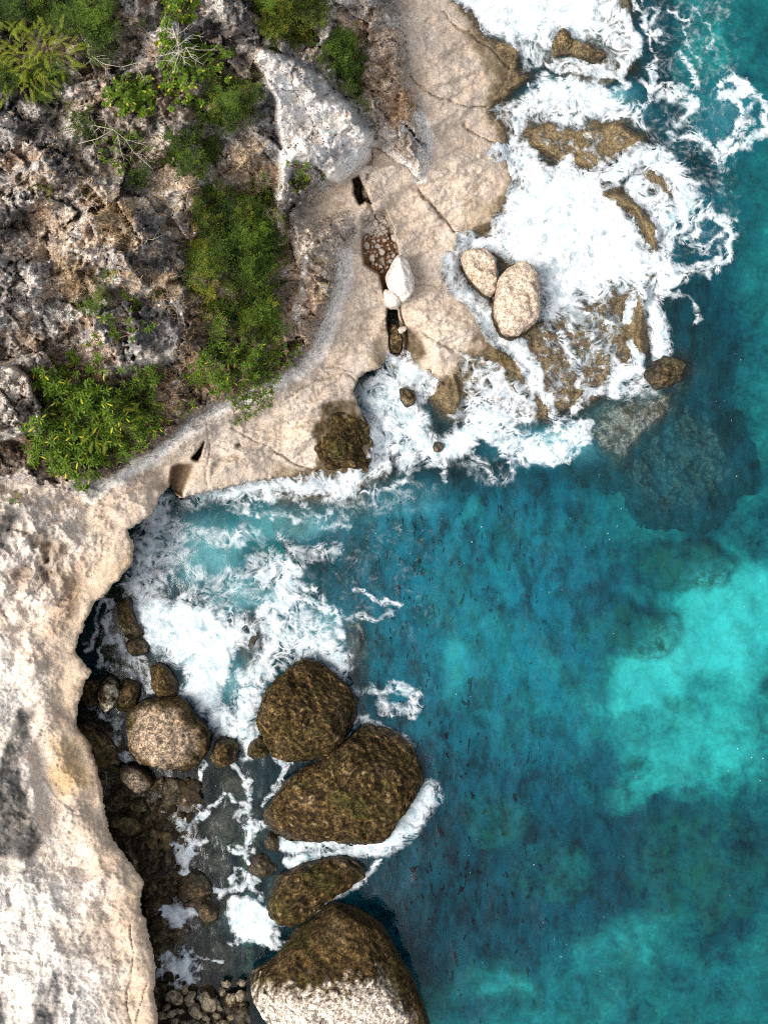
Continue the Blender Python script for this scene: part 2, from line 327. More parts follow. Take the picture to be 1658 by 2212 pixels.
# wave-washed rock beside the platform: (outline, crown height, ruggedness)
SHELF = [([(1035,75),(1060,80),(1110,85),(1130,110),(1120,150),(1150,165),(1090,215),(1050,235),(1030,150)],.22,.18),([(1185,80),(1215,70),(1260,85),(1300,110),(1300,140),(1240,128),(1190,128)],.2,.2),
 ([(1060,-60),(1200,-60),(1370,-40),(1370,150),(1280,230),(1200,160),(1100,120),(1020,20)],-.25,.2),([(1040,230),(1180,190),(1330,220),(1390,270),(1150,330),(1080,330)],-.2,.22),
 ([(1128,275),(1180,262),(1260,272),(1330,262),(1392,290),(1394,318),(1330,350),(1295,378),(1240,362),(1190,345),(1150,320)],.24,.22),
 ([(1080,330),(1160,340),(1290,380),(1350,400),(1440,560),(1440,640),(1300,700),(1160,700),(1060,600),(1000,520),(1080,440)],-.1,.22),
 ([(1294,418),(1330,412),(1362,420),(1385,445),(1412,470),(1428,500),(1424,550),(1400,535),(1385,490),(1360,455),(1320,435)],.4,.25),
 ([(1388,365),(1420,355),(1450,375),(1462,410),(1450,440),(1415,425),(1392,395)],.1,.2),
 ([(1000,620),(1160,690),(1300,640),(1370,610),(1404,640),(1400,760),(1330,830),(1290,870),(1200,905),(1110,895),(1080,880),(1000,870),(940,890),(900,820),(960,740)],.0,.18),
 ([(1365,640),(1382,615),(1400,613),(1409,636),(1400,690),(1392,730),(1396,765),(1376,770),(1360,730),(1352,710)],.5,.2),
 ([(985,770),(1040,735),(1075,740),(1120,770),(1150,800),(1130,830),(1080,800),(1030,800)],.32,.22),([(925,790),(985,800),(1010,850),(990,900),(950,890),(930,850)],.3,.22),
 ([(870,840),(888,838),(900,856),(892,875),(875,880)],.3,.2),([(1030,800),(1100,830),(1180,870),(1200,920),(1120,905),(1050,890)],-.05,.25),
 ([(1270,920),(1300,880),(1380,850),(1470,830),(1500,800),(1470,770),(1390,780),(1370,820),(1290,880)],-.5,.3),([(1275,915),(1310,880),(1400,850),(1480,860),(1560,930),(1590,1020),(1510,1100),(1410,1090),(1330,1010)],-2.0,.5),
 ([(800,960),(850,960),(862,990),(850,1030),(815,1050),(790,1030)],-.35,.25),
 ([(170,1600),(240,1640),(330,1670),(440,1680),(430,1760),(400,1850),(450,1900),(470,1960),(400,2030),(380,2080),(430,2120),(540,2140),(560,2260),(300,2260),(300,1900),(230,1820)],-.15,.35),
 ([(170,1540),(270,1580),(290,1640),(200,1640)],-.02,.15),([(440,1650),(560,1650),(600,1780),(570,1900),(560,2000),(560,2120),(420,2120),(400,1850)],-1.25,.45),
 ([(250,1280),(300,1270),(310,1400),(400,1450),(390,1520),(260,1500),(200,1400)],-.5,.5),([(500,1330),(580,1320),(600,1420),(540,1450),(500,1400)],-.35,.4),([(740,1340),(790,1330),(798,1400),(790,1450),(750,1460),(735,1400)],-.45,.3),
 ([(1272,920),(1300,885),(1380,850),(1460,838),(1448,890),(1392,940),(1338,992),(1288,968)],-.5,.28)]
lump = fbm(xm / .8, ym / .8, 6, 61, 0.55) + 0.35 * (worley(xm / .35, ym / .35, 8)[0] - .4)
drop = edge - np.maximum(-sd, 0) / S * 1.15
zs = np.full(g.shape, -9.0)
for P, h, ru in SHELF:
    px = [p[0] for p in P]; py = [p[1] for p in P]; b = g.box(min(px) - 320, min(py) - 320, max(px) + 320, max(py) + 320)
    s_ = poly_sd(X[b] + wobx[b] * .8, Y[b] + woby[b] * .8, P)
    zz = h + (.12 if h > -.3 else 0) + ru * (lump[b] * 1.5 + 0.15) - np.maximum(12 - s_, 0) / S * (2.4 if h > -.3 else 2.0)
    zs[b] = np.maximum(zs[b], zz)
zs = np.minimum(zs, 0.9)
hi = sstep(0.8, 1.6, edge)                                     # 1 where the edge is an overhanging lip
WALL = 8.0
tout = np.maximum(-sd, 0)
zlip = edge - 0.35 * edge / 3 - (edge + 2.6) * np.clip(tout / WALL, 0, 1)
zout = drop * (1 - hi) + zlip * hi
zland = np.where(sd > 0, z, zout)
soft_out = np.where((sd > 0) | (hi > .5), zland, np.maximum(zland, zs))
edge_low = (1 - hi) * sstep(60, 0, np.abs(sd))
zc = soft_out + 0.12 * lump * edge_low
zc = np.maximum(zc, -4.5)
# the lip overhangs: lower wall points slide back under the land
gy, gx = np.gradient(sd, g.ys, g.xs); gl = np.hypot(gx, gy) + 1e-6
under = np.where((sd < 0) & (tout < WALL * 2.2), hi, 0)
back = under * (tout + 40.0 * sstep(0.0, 3.0, edge - zc) * sstep(1.0, 3.0, edge))
Xs = X + gx / gl * back; Ys = Y + gy / gl * back
PX, PY = ground_pos(Xs, Ys, zc)
zsh = np.where(hi > .5, zs, np.maximum(zland, zs)) + .12 * lump * edge_low
zsh = np.where((sd > 0) & (hi <= .5), np.minimum(zc - .008, 1.2), np.clip(zsh, -4.5, 1.2))
GZ = np.where(sd > 0, z, zs)                                   # what something standing there rests on

# ------------------------------------------------------------------ colours of the rock
def rgb(*c): return np.array(c)
TAN, PALE, WHITE = rgb(.52,.43,.345), rgb(.60,.525,.445), rgb(.60,.555,.50)
GREY, DARK, DIRT, STRAW = rgb(.27,.262,.25), rgb(.058,.056,.058), rgb(.30,.215,.15), rgb(.46,.33,.19)
ALGAE, OLIVE, OCHRE = rgb(.085,.060,.028), rgb(.155,.115,.058), rgb(.52,.36,.18)
T = np.zeros(g.shape + (3,)) + TAN
def lay(c, m): 
    global T
    T = T + (np.asarray(c) - T) * m[..., None]
nA = fbm(xm / 1.7 + 9, ym / 1.7, 6, 101, .6); nB = fbm(xm / .75, ym / .75 + 4, 5, 131, .6); nC = fbm(xm / .35, ym / .35, 4, 151, .6); nD = fbm(xm / 4, ym / 4, 4, 171)
lay(PALE, sstep(-.15, .45, nA + .3 * nB) * .6)
lay(rgb(.42,.30,.20), sstep(.15, .45, nB + .3 * nC) * (.30 - .12 * south)); lay(rgb(.36,.31,.26), sstep(.1, .4, nD + .5 * nB) * (.15 - .05 * south))
# upper slope: grey crust, bare dirt, dark lichen, pale breaks
U = sstep(-4, 14, sdu)
lay(GREY * 1.6, U * .8)
lay(DIRT * 1.75, U * sstep(-.05, .2, nA + .2 * nC))
lay(rgb(.60,.55,.50), U * sstep(.08, .30, nB + .3 * nC - .3 * nA) * .9)
lay(DARK * 2.0, U * sstep(.16, .42, -nA * .7 - nB * .6 + .25 * nC) * .7)
lay(DARK * 1.2, U * sstep(.24, .44, nC - .3 * nB + .2 * nA) * .4); lay(rgb(.36,.24,.14), U * sstep(.2, .45, nD + .4 * nB) * .5)
ANY = np.ones(g.shape)
gzy, gzx = np.gradient(z, g.ys / S, g.xs / S); steep = np.hypot(gzx, gzy)
lay(rgb(.16,.15,.145), U * sstep(.9, 2.0, steep + .8 * nC) * sstep(-.3, .15, nA + .5 * nB) * .45)
lay(rgb(.165,.16,.158), U * sstep(.62, .72, fidA * 17 % 1 + .3 * nB) * .75); lay(rgb(.60,.55,.49), U * sstep(.66, .74, fidA * 29 % 1 + .3 * nC) * .75); lay(rgb(.46,.35,.24), U * sstep(.7, .8, fidB * 11 % 1 + .2 * nA) * .5)
lay(rgb(.09,.075,.06), U * sstep(.07, .0, w2 - w1) * sstep(-.2, .2, nB) * .5)
PAINT = [ # (outline, colour, strength, edge, speckle)
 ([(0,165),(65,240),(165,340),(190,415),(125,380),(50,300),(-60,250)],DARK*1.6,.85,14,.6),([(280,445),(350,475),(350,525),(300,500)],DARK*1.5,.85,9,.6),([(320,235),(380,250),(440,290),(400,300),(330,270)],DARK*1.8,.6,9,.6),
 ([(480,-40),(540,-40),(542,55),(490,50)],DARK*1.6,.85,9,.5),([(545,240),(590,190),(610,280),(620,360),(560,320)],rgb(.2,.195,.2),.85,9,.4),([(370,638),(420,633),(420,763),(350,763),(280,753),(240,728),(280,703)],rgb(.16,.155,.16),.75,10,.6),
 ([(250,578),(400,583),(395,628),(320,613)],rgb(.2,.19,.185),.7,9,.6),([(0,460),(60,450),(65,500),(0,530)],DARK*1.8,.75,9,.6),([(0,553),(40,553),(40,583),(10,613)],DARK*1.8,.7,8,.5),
 ([(60,465),(150,475),(150,540),(65,553)],rgb(.50,.40,.31),.8,9,.3),([(210,430),(280,430),(280,525),(220,525)],STRAW,.75,12,.5),([(120,550),(210,560),(215,640),(130,630)],STRAW*.9,.6,14,.5),([(320,580),(400,600),(400,640),(330,650)],STRAW*.95,.55,12,.5),
 ([(40,568),(95,593),(95,683),(40,678)],rgb(.62,.58,.54),.8,9,.3),([(0,600),(40,600),(40,760),(0,770)],rgb(.48,.45,.42),.5,12,.6),([(60,745),(230,745),(240,775),(140,800),(60,780)],rgb(.56,.46,.38),.8,9,.2),
 ([(40,790),(240,800),(380,800),(360,960),(250,1020),(180,1040),(80,1030),(30,930)],rgb(.13,.085,.05),.85,18,.4),([(300,840),(420,820),(440,880),(380,930),(330,960),(250,1000)],rgb(.26,.19,.14),.8,12,.4),
 ([(390,740),(650,730),(640,800),(570,850),(460,870),(380,870)],rgb(.20,.14,.09),.7,14,.5),([(420,400),(600,400),(610,700),(600,760),(400,740),(410,560)],rgb(.15,.11,.07),.85,14,.4),
 ([(620,560),(690,575),(690,700),(660,760),(610,740)],rgb(.40,.29,.22),.75,12,.5),([(640,460),(760,450),(750,560),(690,640),(640,560)],rgb(.55,.46,.38),.7,12,.5),
 ([(740,40),(860,60),(885,190),(910,240),(850,270),(800,240),(760,120)],rgb(.42,.31,.23),.7,12,.5),([(840,190),(890,190),(900,250),(850,275)],rgb(.42,.25,.14),.6,9,.5),
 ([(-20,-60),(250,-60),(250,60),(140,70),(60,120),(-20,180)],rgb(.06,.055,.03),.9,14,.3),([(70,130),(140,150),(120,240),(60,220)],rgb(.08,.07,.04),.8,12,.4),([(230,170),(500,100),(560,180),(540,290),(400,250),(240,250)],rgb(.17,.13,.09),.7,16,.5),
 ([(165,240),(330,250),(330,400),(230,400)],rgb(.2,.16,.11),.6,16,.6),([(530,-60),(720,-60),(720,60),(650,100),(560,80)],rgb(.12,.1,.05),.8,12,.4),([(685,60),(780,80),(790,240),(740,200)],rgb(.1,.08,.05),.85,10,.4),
 ([(480,330),(570,300),(590,420),(520,420)],rgb(.45,.34,.24),.5,12,.6),([(340,350),(420,360),(420,420),(330,410)],rgb(.42,.31,.2),.55,12,.5),
 ([(0,1030),(60,1000),(150,1060),(150,1120),(60,1140),(-40,1100)],rgb(.42,.36,.31),.7,12,.6)]
SPECK = nB * .8 + nC * .7
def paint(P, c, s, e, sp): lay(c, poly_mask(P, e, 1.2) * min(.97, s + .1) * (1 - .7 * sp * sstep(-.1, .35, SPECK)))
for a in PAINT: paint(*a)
paint(KNOLL, rgb(.52,.47,.42), .85, 5, .45)
# the white outcrop
lay(rgb(.80,.765,.72), poly_mask(OUTCROP, 6, .6) * .95)
lay(rgb(.42,.41,.41), oc * sstep(.2, .5, nA * .8 + nB * .6) * .2)
for a in [([(585,102),(660,122),(725,168),(778,235),(805,285),(775,292),(725,228),(655,178),(610,152)],rgb(.22,.22,.225),.65,8,.6),([(690,330),(760,300),(760,335),(700,350)],rgb(.36,.34,.33),.7,8,.5),([(640,330),(720,350),(700,385),(650,440),(620,470),(620,380)],rgb(.30,.285,.28),.7,7,.6),
          ([(600,440),(615,400),(625,420),(606,510)],WHITE,.9,4,.2)]: paint(*a)
# white break line along the foot of the upper slope
WL = [([(745,553),(742,600),(732,650),(708,700),(690,765)],17),([(690,765),(650,800),(600,828),(572,842)],13),([(572,842),(480,882),(405,932),(335,990),(290,1012)],13),([(905,250),(924,300),(915,350),(900,382)],13),([(910,385),(870,352),(835,325)],9),([(290,1010),(230,1050),(190,1078)],12),
      ([(640,700),(660,560)],8),([(716,0),(700,70),(690,90)],11)]
for L, r in WL: lay(rgb(.76,.715,.66), line_mask(L, r, .6, .5) * .9)
# lower cliff
lay(rgb(.50,.37,.25), south * (1 - U) * sstep(2.2, .4, dm) * .55)
lay(rgb(.68,.60,.52), south * (1 - U) * sstep(.9, 2.6, dm + .8 * nA) * .75)
for a in [([(-60,1350),(30,1380),(60,1600),(30,1700),(70,1880),(140,1890),(170,1990),(200,2080),(220,2260),(-60,2260)],WHITE*1.0,.8,22,.45),([(0,1870),(70,1880),(135,1960),(130,2050),(200,2160),(210,2230),(-60,2230)],WHITE*1.06,.85,16,.25),
          ([(-60,1640),(0,1660),(40,1664),(65,1749),(90,1824),(60,1864),(10,1859),(-60,1850)],rgb(.085,.08,.072),.95,8,.35),([(5,1660),(10,1600),(40,1530),(75,1520),(60,1590),(35,1660)],rgb(.13,.12,.11),.9,8,.6),
          ([(75,2190),(80,2130),(130,2090),(135,2150),(110,2230)],rgb(.25,.23,.21),.7,9,.7),([(-30,2130),(6,2140),(10,2212),(-30,2230)],rgb(.09,.09,.09),.8,6,.4),([(80,2185),(120,2185),(120,2225),(70,2225)],rgb(.08,.08,.075),.8,7,.5),
          ([(-40,1040),(150,1060),(170,1120),(120,1230),(60,1300),(-40,1330)],rgb(.56,.50,.44),.7,16,.5),([(60,1150),(100,1140),(120,1170),(90,1200)],rgb(.22,.16,.11),.6,8,.5),([(20,1230),(60,1220),(70,1260),(30,1280)],rgb(.24,.18,.13),.6,8,.5),([(-30,1110),(30,1115),(35,1150),(10,1190),(-30,1190)],rgb(.13,.12,.115),.85,9,.5),([(80,1180),(150,1180),(140,1230),(170,1270),(150,1330),(120,1330),(130,1260),(70,1270)],rgb(.20,.14,.09),.65,9,.7),
          ([(140,1290),(175,1280),(165,1330),(140,1340)],rgb(.18,.12,.07),.6,7,.6),([(110,1600),(170,1600),(180,1700),(120,1720)],OCHRE,.55,22,.2),([(100,1650),(200,1650),(205,1700),(110,1700)],OCHRE,.4,18,.2),
          ([(150,1230),(190,1180),(180,1260),(120,1380),(80,1400)],rgb(.40,.29,.20),.6,10,.3),([(290,1180),(260,1190),(250,1240),(290,1230)],rgb(.40,.30,.19),.4,8,.4),([(210,2000),(260,1980),(250,2100),(190,2070)],rgb(.46,.36,.28),.5,14,.4),
          ([(105,2010),(190,1980),(215,2060),(150,2080)],rgb(.46,.37,.30),.45,12,.6)]: paint(*a)
# pits of the platform
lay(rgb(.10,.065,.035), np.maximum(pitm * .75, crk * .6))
for P in [([(420,1000),(372,1005),(370,1070),(392,1075)])]: lay(rgb(.24,.165,.10), poly_mask(P, 5, .3) * .8)
lay(rgb(.60,.52,.44), poly_mask([(455,900),(520,930),(525,975),(470,990),(450,960)], 5, .3) * .6)
lay(rgb(.23,.12,.06), poly_mask(PITS[6][0], 5, .4) * sstep(505, 520, Y + .5 * wob) * .9)
lay(rgb(.62,.55,.47), poly_mask(PITS[6][0], 5, .4) * sstep(510, 495, Y + .5 * wob) * .7)
# brown intertidal crust, by height above the sea and by place
zw = zc + .22 * nB + .12 * nC
east = sstep(820, 900, X)
lay(OLIVE * .95, sstep(2, -6, sd + 6 * nB) * (hi < .5) * .95)
lay(OLIVE * 1.6, sstep(.72, .42, zw) * (1 - U) * sstep(.05, -.1, -nC) * .4)
lay(OLIVE, sstep(.52, .26, zw) * .85)
lay(ALGAE, sstep(.42, .12, zw) * .8)
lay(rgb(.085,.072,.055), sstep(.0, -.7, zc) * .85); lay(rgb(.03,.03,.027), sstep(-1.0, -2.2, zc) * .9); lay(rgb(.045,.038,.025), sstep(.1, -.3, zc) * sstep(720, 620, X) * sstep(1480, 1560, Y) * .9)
for a in [([(1010,20),(1060,75),(1110,140),(1090,200),(1050,215),(1045,150),(1010,80)],ALGAE*1.2,.75,12,.6),([(860,690),(900,720),(920,770),(890,795),(868,760),(850,740)],ALGAE,.85,8,.3),([(1030,720),(1075,720),(1120,780),(1090,800),(1000,760)],ALGAE*1.2,.75,10,.6),
          ([(815,700),(840,700),(846,765),(815,800),(800,790)],ALGAE*1.6,.6,8,.6),([(690,870),(760,866),(800,930),(806,1000),(740,1034),(690,1040),(620,1050),(600,1035),(690,1000),(682,935)],ALGAE*.9,.9,7,.25),([(590,1000),(690,1015),(650,1050),(590,1035)],ALGAE*1.5,.6,9,.5),
          ([(820,790),(770,812),(755,840),(775,880),(790,830)],ALGAE,.7,8,.4),([(160,1560),(200,1580),(240,1660),(225,1700),(195,1640)],OLIVE,.6,9,.5),([(1000,420),(1080,440),(1060,480),(1000,500)],OLIVE*2,.4,9,.7)]: paint(*a)
# face of the overhang, and the reef in the deep
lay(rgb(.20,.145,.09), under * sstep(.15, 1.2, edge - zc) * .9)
lay(rgb(.25,.21,.18), np.maximum(poly_mask(SHELF[15][0], 20, 1) * .06, poly_mask(SHELF[-1][0], 14, 1.2)) * sstep(-.25, .15, nB + .6 * nC))
wet = np.clip(sstep(.55, .15, zw), 0, 1)
T = np.clip(T, 0.004, 0.84)

qx = lambda A: A[:-1, :-1]
cmin = np.minimum(np.minimum(zc[:-1, :-1], zc[1:, 1:]), np.minimum(zc[1:, :-1], zc[:-1, 1:])); cmax = np.maximum(np.maximum(zc[:-1, :-1], zc[1:, 1:]), np.maximum(zc[1:, :-1], zc[:-1, 1:]))
keep = cmax > -4.3
keep &= ~((qx(tout) > WALL * 2.0) & (qx(hi) > .5) & (cmax < -2.4))
coarse = .50 + .18 * U - .6 * oc * U + .05 * south + .35 * sstep(.6, .2, zw); coarse = np.clip(coarse + .2 * nA, .10, 1.0)
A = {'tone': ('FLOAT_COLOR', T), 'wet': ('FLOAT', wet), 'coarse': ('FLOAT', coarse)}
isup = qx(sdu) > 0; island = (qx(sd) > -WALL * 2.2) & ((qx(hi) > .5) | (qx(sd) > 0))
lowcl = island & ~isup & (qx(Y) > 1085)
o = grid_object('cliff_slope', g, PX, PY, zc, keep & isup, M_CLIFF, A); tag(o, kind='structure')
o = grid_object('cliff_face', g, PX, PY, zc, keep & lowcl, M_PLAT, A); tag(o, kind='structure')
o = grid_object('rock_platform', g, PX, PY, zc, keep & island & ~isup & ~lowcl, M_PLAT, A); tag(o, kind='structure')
SX, SY = ground_pos(X, Y, zsh)
n9 = zsh + .22 * nB + .12 * nC; T2 = np.where((hi > .5)[..., None], ALGAE * .62 + (ALGAE * 1.5 - ALGAE * .62) * sstep(-.1, .4, nB + .5 * nC)[..., None], T)
T2 = T2 + (rgb(.30,.24,.17) - T2) * (np.where(hi > .5, sstep(.22, .5, nC + .4 * nA) * .6, 0))[..., None]
smax = np.maximum(np.maximum(zsh[:-1, :-1], zsh[1:, 1:]), np.maximum(zsh[1:, :-1], zsh[:-1, 1:]))
A2 = dict(A); A2['tone'] = ('FLOAT_COLOR', np.clip(T2, .004, .84)); A2['wet'] = ('FLOAT', np.clip(sstep(.55, .15, n9), 0, 1))
o = grid_object('rock_shelf', g, SX, SY, zsh, (smax > -4.4) & (qx(sd) < 45) & ~((qx(sd) > 5) & (qx(hi) < .5)), M_BOULDER, A2); tag(o, kind='structure')
def height_at(x, y): return float(g.sample(GZ, np.array(float(x)), np.array(float(y))))

# ------------------------------------------------------------------ sea bed
FAR = [300, 700, 1500, 4000, 12000, 40000, 120000]
gb = Grid(np.concatenate([[-160 - p for p in FAR[::-1]], np.arange(-160, 1840, 9.0), [1840 + p for p in FAR]]), np.concatenate([[-160 - p for p in FAR[::-1]], np.arange(-160, 2400, 9.0), [2400 + p for p in FAR]]))
bx, by = gb.X / S, gb.Y / S
BW = fbm(gb.X / 110, gb.Y / 110, 6, 201, .6) * 85; BV = fbm(gb.X / 110, gb.Y / 110, 6, 231, .6) * 85
sand = np.full(gb.shape, .42) + .16 * fbm(gb.X / 160, gb.Y / 160, 6, 261, .6)
BLOBS = [ # x, y, rx, ry, turn in degrees, sand cover pushed to
 (1150,1880,260,190,30,.04),(900,1960,170,220,0,.0),(1010,2080,150,90,0,.05),(1380,640,120,200,0,.12),(1520,640,140,260,0,.14),(1420,450,90,150,0,.12),(1250,1010,160,110,-30,.12),(1180,1180,160,110,0,.10),(1020,1050,120,70,0,.12),(1250,1330,120,100,0,.14),
 (1400,1390,120,60,20,.22),(1560,1190,170,80,-20,.25),(1400,930,190,140,0,.18),(860,1300,110,160,0,.22),(830,1560,90,110,0,.10),(1570,1920,200,140,0,.12),(1480,1790,190,28,-24,.08),(1430,1960,120,80,0,.12),(1300,1700,110,130,-20,.26),
 (1640,1545,50,50,0,.10),(1480,1580,70,45,0,.24),(1560,2060,130,60,0,.15),(950,1760,80,110,0,.08),(1130,2140,60,40,0,.05),(1640,120,60,120,0,.2),(1450,130,50,160,10,.16),
 (1560,1420,210,80,-33,.96),(1640,1320,100,100,-40,.92),(1440,1500,110,50,-20,.92),(1660,1420,60,120,0,.9),(1400,1520,50,25,-50,.9),(1570,1640,180,105,0,.76),(1480,1730,110,45,-24,.72),(1300,1800,28,90,-20,.55),(995,1480,32,75,10,.72),(1090,1400,80,40,30,.5),
 (1080,2190,95,45,0,.72),(1400,2110,150,60,-20,.60),(1560,2200,120,40,0,.36),(1260,2180,80,60,0,.4),(440,1880,230,330,0,.0),(1120,1900,240,210,10,.0),(230,1390,70,170,0,.0),(1600,30,70,60,20,.62),(1520,60,50,30,30,.5),(1560,250,60,60,0,.34),(620,1130,150,50,0,.62),(470,1150,100,60,20,.66),(700,1180,120,50,0,.48),
 (1010,1105,40,30,0,.45),(900,1120,50,35,0,.40),(560,1240,120,45,0,.55),(1450,1090,110,55,-20,.50),(1590,980,80,130,0,.48),(1330,1150,70,40,0,.38),(1100,1260,70,60,0,.34),(1200,1480,130,60,20,.40),(1110,1600,80,90,0,.34),(1640,2080,50,40,0,.12)]
for (cx, cy, rx, ry, tu, val) in BLOBS:
    c, s_ = math.cos(math.radians(tu)), math.sin(math.radians(tu)); dx, dy = gb.X + BW * .8 - cx, gb.Y + BV * .8 - cy
    rr = np.sqrt(((dx * c + dy * s_) / rx) ** 2 + ((-dx * s_ + dy * c) / ry) ** 2)
    m = sstep(1.75, .4, rr); sand = sand + (val - sand) * m * .92
sand = np.clip(sand + .07 * fbm(gb.X / 40, gb.Y / 40, 5, 291, .65), 0, 1)
reef = np.zeros(gb.shape)
for (cx, cy, rx, ry) in [(1575,1935,175,150),(1430,960,170,150),(1400,1390,120,65),(1530,1230,120,50),(1160,1150,130,60),(1090,1830,90,70),(1230,1960,100,80),(1000,1300,70,90)]:
    rr = np.hypot((gb.X + BW * .5 - cx) / rx, (gb.Y + BV * .5 - cy) / ry); reef = np.maximum(reef, sstep(1.15, .75, rr))
bz = .7 * reef - 4.2 - 1.2 * (1 - sand) + .5 * fbm(bx / 2.5, by / 2.5, 5, 301) + .25 * (1 - sand) * ridged(bx / .9, by / .9, 4, 311)
bz = np.where((gb.X < -160) & (gb.Y > 0), -6.0, bz)
bedx, bedy = ground_pos(gb.X, gb.Y, np.full(gb.shape, 0.0))
t = NT('sea bed'); v = t.obj(); sa = t.attr('sand'); re_ = t.attr('reef')
n1 = t.noise(v, .8, 9, .70, .4); n2 = t.noise(v, 4.5, 6, .65)
f = t.math('ADD', sa, t.math('ADD', t.math('MULTIPLY', t.math('SUBTRACT', n1, .5), .95), t.math('MULTIPLY', t.math('SUBTRACT', n2, .5), .40)), clamp=True)
cr = t.n('ShaderNodeValToRGB', {0: f}); e = cr.color_ramp.elements
e[0].position = 0; e[0].color = (.006, .012, .022, 1); e[1].position = 1; e[1].color = (.78, .76, .66, 1)
for p_, c_ in ((.22, (.02, .045, .055, 1)), (.5, (.17, .21, .18, 1)), (.72, (.45, .46, .38, 1))):
    q = e.new(p_); q.color = c_
M_BED = t.done(t.n('ShaderNodeBsdfPrincipled', {'Base Color': t.mix(t.math('MULTIPLY', re_, t.ramp(t.math('ADD', t.math('MULTIPLY', n1, .5), t.math('MULTIPLY', t.noise(v, 3.0, 8, .72), .5)), .40, .60)), cr.outputs[0], (.115, .10, .062, 1)), 'Roughness': .95, 'Specular IOR Level': 0.0}).outputs[0])
o = grid_object('seabed', gb, bedx, bedy, bz, np.ones((gb.shape[0] - 1, gb.shape[1] - 1), bool), M_BED, {'sand': ('FLOAT', sand), 'reef': ('FLOAT', reef)}); tag(o, kind='structure')

# ------------------------------------------------------------------ sea surface and foam
gw = Grid(np.concatenate([[-p for p in (120000, 30000, 8000, 2000, 600, 200)], np.arange(60, 1840, 3.6), [1840 + p for p in FAR]]), np.concatenate([[-160 - p for p in FAR[::-1]], np.arange(-160, 2400, 3.6), [2400 + p for p in FAR]]))
WX, WY = gw.X, gw.Y; wx, wy = WX / S, WY / S
ww1, ww2 = fbm(WX / 45, WY / 45, 4, 401, .55) * 26, fbm(WX / 45, WY / 45, 4, 431, .55) * 26
foam = np.zeros(gw.shape)
def fpoly(P, a, e=14, wp=1.0):
    px = [p[0] for p in P]; py = [p[1] for p in P]; b = gw.box(min(px) - 5 * e - 30, min(py) - 5 * e - 30, max(px) + 5 * e + 30, max(py) + 5 * e + 30)
    e = e * 1.9; a = a if a > .8 else a * .86; foam[b] = np.maximum(foam[b], a * sstep(-e, e, poly_sd(WX[b] + ww1[b] * wp, WY[b] + ww2[b] * wp, P)))
def fline(L, r, a, wp=1.1):
    px = [p[0] for p in L]; py = [p[1] for p in L]; m = 3 * r + 40; b = gw.box(min(px) - m, min(py) - m, max(px) + m, max(py) + m)
    if not WX[b].size: return
    d = np.full(WX[b].shape, 1e9); XX = WX[b] + ww1[b] * wp; YY = WY[b] + ww2[b] * wp
    for (x0, y0), (x1, y1) in zip(L[:-1], L[1:]): d = np.minimum(d, seg_dist(XX, YY, x0, y0, x1, y1)[0])
    foam[b] = np.maximum(foam[b], a * (1 - sstep(0, (2.1 if a > .78 else 1.55) * r, d)))
# breakers over the upper ledges
fpoly([(940,-160),(979,0),(1029,40),(1049,75),(1109,85),(1189,95),(1205,75),(1244,70),(1290,60),(1300,0),(1290,-160)],1.0,10)
fpoly([(1180,-160),(1200,60),(1250,85),(1309,108),(1309,140),(1345,155),(1369,100),(1362,50),(1330,0),(1300,-160)],.72,14)
fline([(1345,150),(1366,90),(1350,40)],14,.95)
fpoly([(1100,90),(1150,88),(1190,120),(1180,150),(1140,150)],.6,12)
fpoly([(1059,237),(1129,215),(1170,170),(1229,162),(1289,180),(1329,210),(1379,240),(1394,280),(1354,252),(1304,252),(1239,275),(1179,262),(1129,250)],.86,12)
fline([(1150,150),(1200,140),(1280,150),(1340,160),(1355,190),(1320,200)],12,.62); fline([(1200,130),(1260,135),(1290,160),(1270,185)],8,.6)
fline([(1144,175),(1175,200),(1170,230)],5,.7)
fline([(1109,240),(1119,300),(1079,325),(1129,370),(1170,380),(1230,355)],16,.82); fline([(1120,290),(1140,330),(1180,370)],14,.75)
fpoly([(1060,240),(1130,230),(1140,280),(1100,300),(1080,270)],.5,14)
fpoly([(1079,325),(1129,320),(1189,360),(1309,380),(1299,420),(1354,465),(1379,500),(1400,553),(1440,590),(1330,610),(1254,650),(1170,690),(1160,610),(1129,570),(1070,545),(1000,548),(975,600),(965,590),(985,505),(1049,510),(1079,480),(1089,435),(1129,385)],1.0,13)
fpoly([(1300,540),(1400,560),(1440,590),(1340,640),(1250,680),(1180,700),(1165,660),(1250,610)],.66,18)
fpoly([(1130,270),(1260,262),(1390,285),(1390,330),(1290,372),(1190,345)],.30,10)
# curls round the outer rocks
fline([(1309,385),(1354,350),(1404,340),(1444,360),(1474,395),(1484,435),(1479,470),(1440,480)],24,.88); fline([(1370,400),(1430,440),(1460,470),(1440,500)],20,.8)
fline([(1400,430),(1440,470),(1430,530),(1440,580)],20,.8); fline([(1450,380),(1500,430),(1520,470),(1500,505),(1470,520)],9,.72); fline([(1529,450),(1569,480),(1582,520),(1565,550),(1530,570)],15,.66)
fline([(1470,520),(1520,540),(1560,500)],10,.5); fline([(1440,590),(1500,580),(1540,570)],14,.55); fline([(1400,435),(1430,500),(1440,540)],12,.7)
